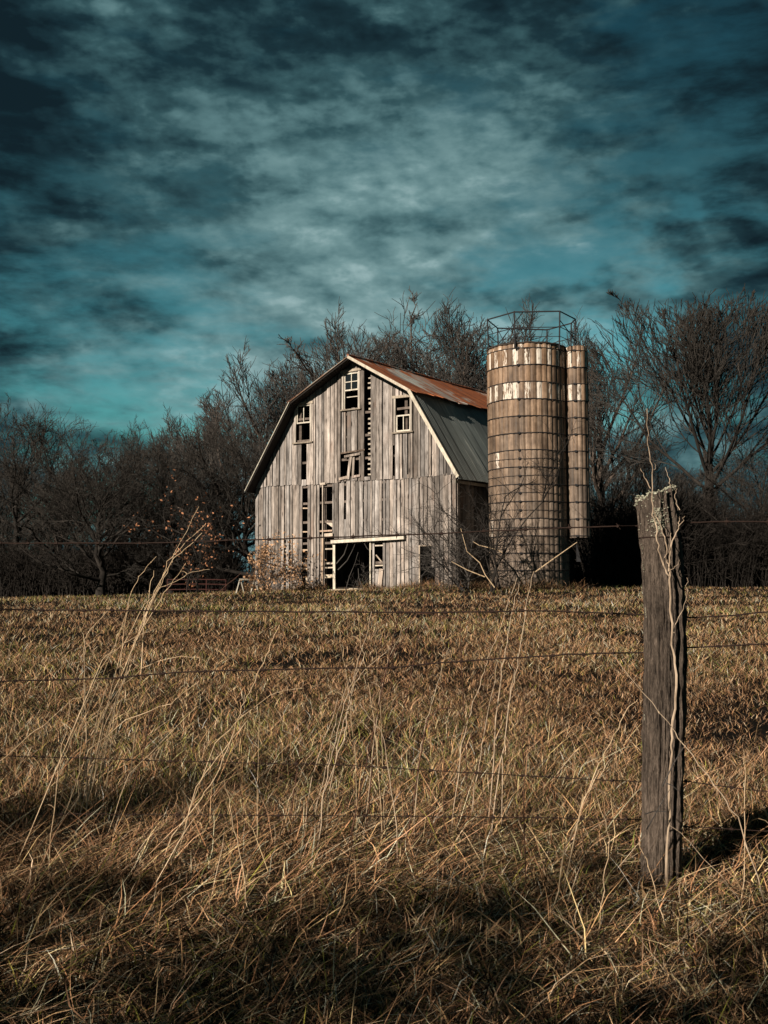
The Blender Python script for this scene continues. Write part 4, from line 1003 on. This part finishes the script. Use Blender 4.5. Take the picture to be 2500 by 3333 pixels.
def vnoise(x, y, s, seed):
    r = np.random.default_rng(seed); v = np.zeros_like(x)
    for k in range(7):
        a = r.uniform(0, 6.28); f = s*r.uniform(.6, 1.8); v += np.sin((x*math.cos(a)+y*math.sin(a))*f+r.uniform(0, 6.28))
    return v/7*1.9
def palette(n, r, green, dark=.4):
    base = np.array([(.56, .32, .17), (.70, .46, .26), (.44, .23, .12), (.80, .62, .43), (.64, .38, .23), (.72, .44, .22)])
    c = base[r.integers(0, len(base), n)]*r.uniform(.45, 1.35, (n, 1))
    g = np.array([(.16, .18, .05), (.10, .12, .04), (.34, .32, .07)])[r.integers(0, 3, n)]
    m = (r.random(n) < green)[:, None]; c = np.where(m, g, c)
    rot = np.array([(.020, .015, .011), (.011, .010, .008), (.050, .032, .021)])[r.integers(0, 3, n)]  # near-black thatch tones; shade between the blades is put into these colours
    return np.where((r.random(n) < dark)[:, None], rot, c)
def field_grass(n, d0, d1, seed, power):
    r = np.random.default_rng(seed); u = r.random(n)
    k = 1-power; d = (d0**k+(d1**k-d0**k)*u)**(1/k) if abs(k) > 1e-6 else d0*(d1/d0)**u
    th = r.uniform(-.40, .40, n); return d*np.tan(th)*1.0+0*d, d, r
def grass():
    # short, bleached field grass behind the fence, blades drawn wider in proportion as they thin out with distance
    x, y, r = field_grass(400000, 4.9, 58, 5, 1.6)
    keep = r.random(len(x)) < np.clip(.66+.35*vnoise(x, y, 4.5, 21)+.35*vnoise(x, y, 1.1, 22), .06, 1); x, y = x[keep], y[keep]
    inside = ((x-LC[0])*EX[0]+(y-LC[1])*EX[1] > -.1) & ((x-LC[0])*EX[0]+(y-LC[1])*EX[1] < 11.1) & ((x-LC[0])*EY[0]+(y-LC[1])*EY[1] > -.05)
    sil = (x-5.97)**2+(y-46)**2 < 1.7**2; k = ~(inside | sil); x, y = x[k], y[k]; n = len(x)
    pat = vnoise(x, y, .9, 3); pat2 = vnoise(x, y, .28, 4); h = (.085+.05*r.random(n))*(1+.35*pat)*np.interp(y, [5, 9, 30, 58], [1.25, 1.05, 1.35, 1.6])
    w = np.interp(y, [5, 10, 20, 40, 58], [.0048, .0066, .0090, .012, .014])*r.uniform(.6, 1.4, n)
    gr = np.clip(.10+.16*pat2+.10*pat+np.interp(y, [5, 35, 46, 58], [0, .05, .22, .15]), .02, .6)
    col = palette(n, r, gr, np.interp(y, [8, 25], [.56, .42]))*(1.1+.30*pat[:, None])*np.interp(y, [5, 12, 30], [.95, .95, 1.1])[:, None]
    az = r.uniform(0, 6.28, n); blades('field_grass', x, y, h, w, az, r.uniform(.1, .9, n), r.uniform(-.2, .9, n), np.clip(col, .01, .8), 'short tan and green grass covering the field up to the barn', seed=11)
    # rank, matted grass on the near side of the fence, combed to the right on the left half
    n = 150000; x, y, r = field_grass(n, 2.35, 6.4, 6, 1.25)
    pat = vnoise(x, y, 2.6, 8); pat2 = vnoise(x, y, .9, 9); clump = vnoise(x, y, 9.0, 10); left = 1/(1+np.exp((x-.35)*3.0)); mid = np.exp(-((y-4.7)/.9)**2)
    tall = .05+.08*r.random(n)**1.5+.20*left*mid*r.random(n)+.04*pat*mid+.03*clump; tall = np.clip(tall, .03, .4)*np.where(r.random(n) < .03, 1.9, 1)
    keep = r.random(n) < np.clip(.75+.25*pat+.35*clump, .15, 1); hole = ((x+1.45)/.5)**2+((y-5.3)/.55)**2 < 1; keep &= ~(hole & (r.random(n) < .9))
    az = np.where(r.random(n) < .12+.70*left*mid, r.normal(.1, .5, n), r.uniform(0, 6.28, n)); w = r.uniform(.0022, .0062, n)*np.where(r.random(n) < .05, 1.8, 1)
    gr = np.clip(.04+.08*pat2+np.interp(y, [2.4, 3.2], [.08, 0]), .01, .4); col = palette(n, r, gr, np.interp(y, [2.4, 3.4], [.66, .54]))*(1.12+.15*pat2[:, None])  # more near-black blades up close, a painted stand-in for foreground shade
    lean = r.uniform(.1, 1.2, n)*(.8+.4*left); q = keep
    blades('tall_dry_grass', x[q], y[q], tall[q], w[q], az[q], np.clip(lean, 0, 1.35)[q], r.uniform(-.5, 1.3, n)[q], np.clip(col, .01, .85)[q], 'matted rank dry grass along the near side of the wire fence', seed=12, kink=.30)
    n = 3000; x, y, r = field_grass(n, 2.5, 7.5, 16, 1.2); k = (r.random(n) < .40+.60/(1+np.exp((x-.3)*2.5))); x, y = x[k], y[k]; n = len(x)
    blades('bent_grass_stems', x, y, r.uniform(.10, .42, n)*np.interp(y, [2.5, 3.6, 7], [.5, .9, 1.05]), r.uniform(.0022, .0044, n), r.normal(.05, .75, n), r.uniform(.2, 1.25, n), r.uniform(-.2, .7, n),
           np.clip(palette(n, r, .03, .10)*1.15, .01, .88), 'long thin bent stems standing out of the matted dry grass', seed=17, kink=.09, mottle=False)
grass()

# rank weeds along the foot of the barn and silo
def foot_weeds():
    r = np.random.default_rng(61); n = 5200; u = r.uniform(-1.0, 11.3, n); off = .10+r.exponential(.22, n); x = LC[0]+EX[0]*u-EY[0]*off; y = LC[1]+EX[1]*u-EY[1]*off
    a = r.uniform(math.pi, 2*math.pi, 2200); q = 1.66+r.exponential(.18, 2200); x = np.append(x, 5.97+np.cos(a)*q); y = np.append(y, 46+np.sin(a)*q)
    v = r.uniform(0, 1, 2600); q = r.uniform(-.5, .5, 2600); x = np.append(x, 3.2+v*2.0); y = np.append(y, 45.2+q); n = len(x); u_all = (x-LC[0])*EX[0]+(y-LC[1])*EX[1]; c = .3+.9*vnoise(x, y, 2.6, 33); c = np.where((u_all > 4.4) & (u_all < 6.4), -.9, c)
    blades('foot_weeds', x, y, np.clip(r.uniform(.10, .38, n)*(1+.8*c), .05, .6), r.uniform(.008, .014, n), r.uniform(0, 6.28, n), r.uniform(.05, .7, n), r.uniform(-.3, .9, n), np.clip(palette(n, r, .12, .45)*.9, .01, .8),
           'rank dead weeds along the foot of the barn and silo', cat='weeds', seed=62)
foot_weeds()

# added evergreens out of view behind the camera, sized to shade the near grass
def shade_cedar(x, y, h, w, seed, label):
    r = np.random.default_rng(seed); o = empty('shade_cedar', (x, y, float(gz(x, y)))); tag(o, label, 'added shade tree', 'unseen evergreens added for shade')
    T = Tubes(); T.add([(0, 0, -.2), (.03, 0, h*.5), (0, .02, h*.95)], [.09, .06, .015], 7); c = bpy.data.objects.new('trunk', T.mesh('cedar_trunk', M_BARK)); C.objects.link(c); c.parent = o
    n = int(2300*w*h/3.0); t = r.beta(1.0, 1.35, n); z = .15+t*h; lim = w*(1-t)**.35*(1+.2*np.sin(z*5+r.uniform(0, 6))); a = r.uniform(0, 6.28, n); q = lim*np.sqrt(r.random(n))
    P = np.stack([np.cos(a)*q, np.sin(a)*q, z], 1); u = r.normal(size=(n, 3)); u /= np.linalg.norm(u, axis=1)[:, None]; v = np.cross(u, r.normal(size=(n, 3))); v /= np.linalg.norm(v, axis=1)[:, None]
    s1 = r.uniform(.03, .07, (n, 1)); V = np.stack([P-u*s1, P+v*s1*.5, P+u*s1, P-v*s1*.5], 1).reshape(-1, 3)
    col = np.repeat(np.array([(.05, .075, .03)])*r.uniform(.5, 1.4, (n, 1)), 4, axis=0)
    c = bpy.data.objects.new('crown', np_mesh('cedar_crown', V, np.arange(4*n), np.full(n, 4), col, M_LEAF)); C.objects.link(c); c.parent = o
for i in range(14):
    x = -11.4+i*.76; h = 4.35+1.7*math.exp(-((x+9.3)/1.5)**2)+1.1*math.exp(-((x+1.7)/1.3)**2)+rnd.uniform(-.3, .3)
    shade_cedar(x, -2.3-.8*(i % 2), h+.4*(i % 2), 1.2, 90+i, ORD[i]+' from the left of the unseen evergreens added to shade the near grass')
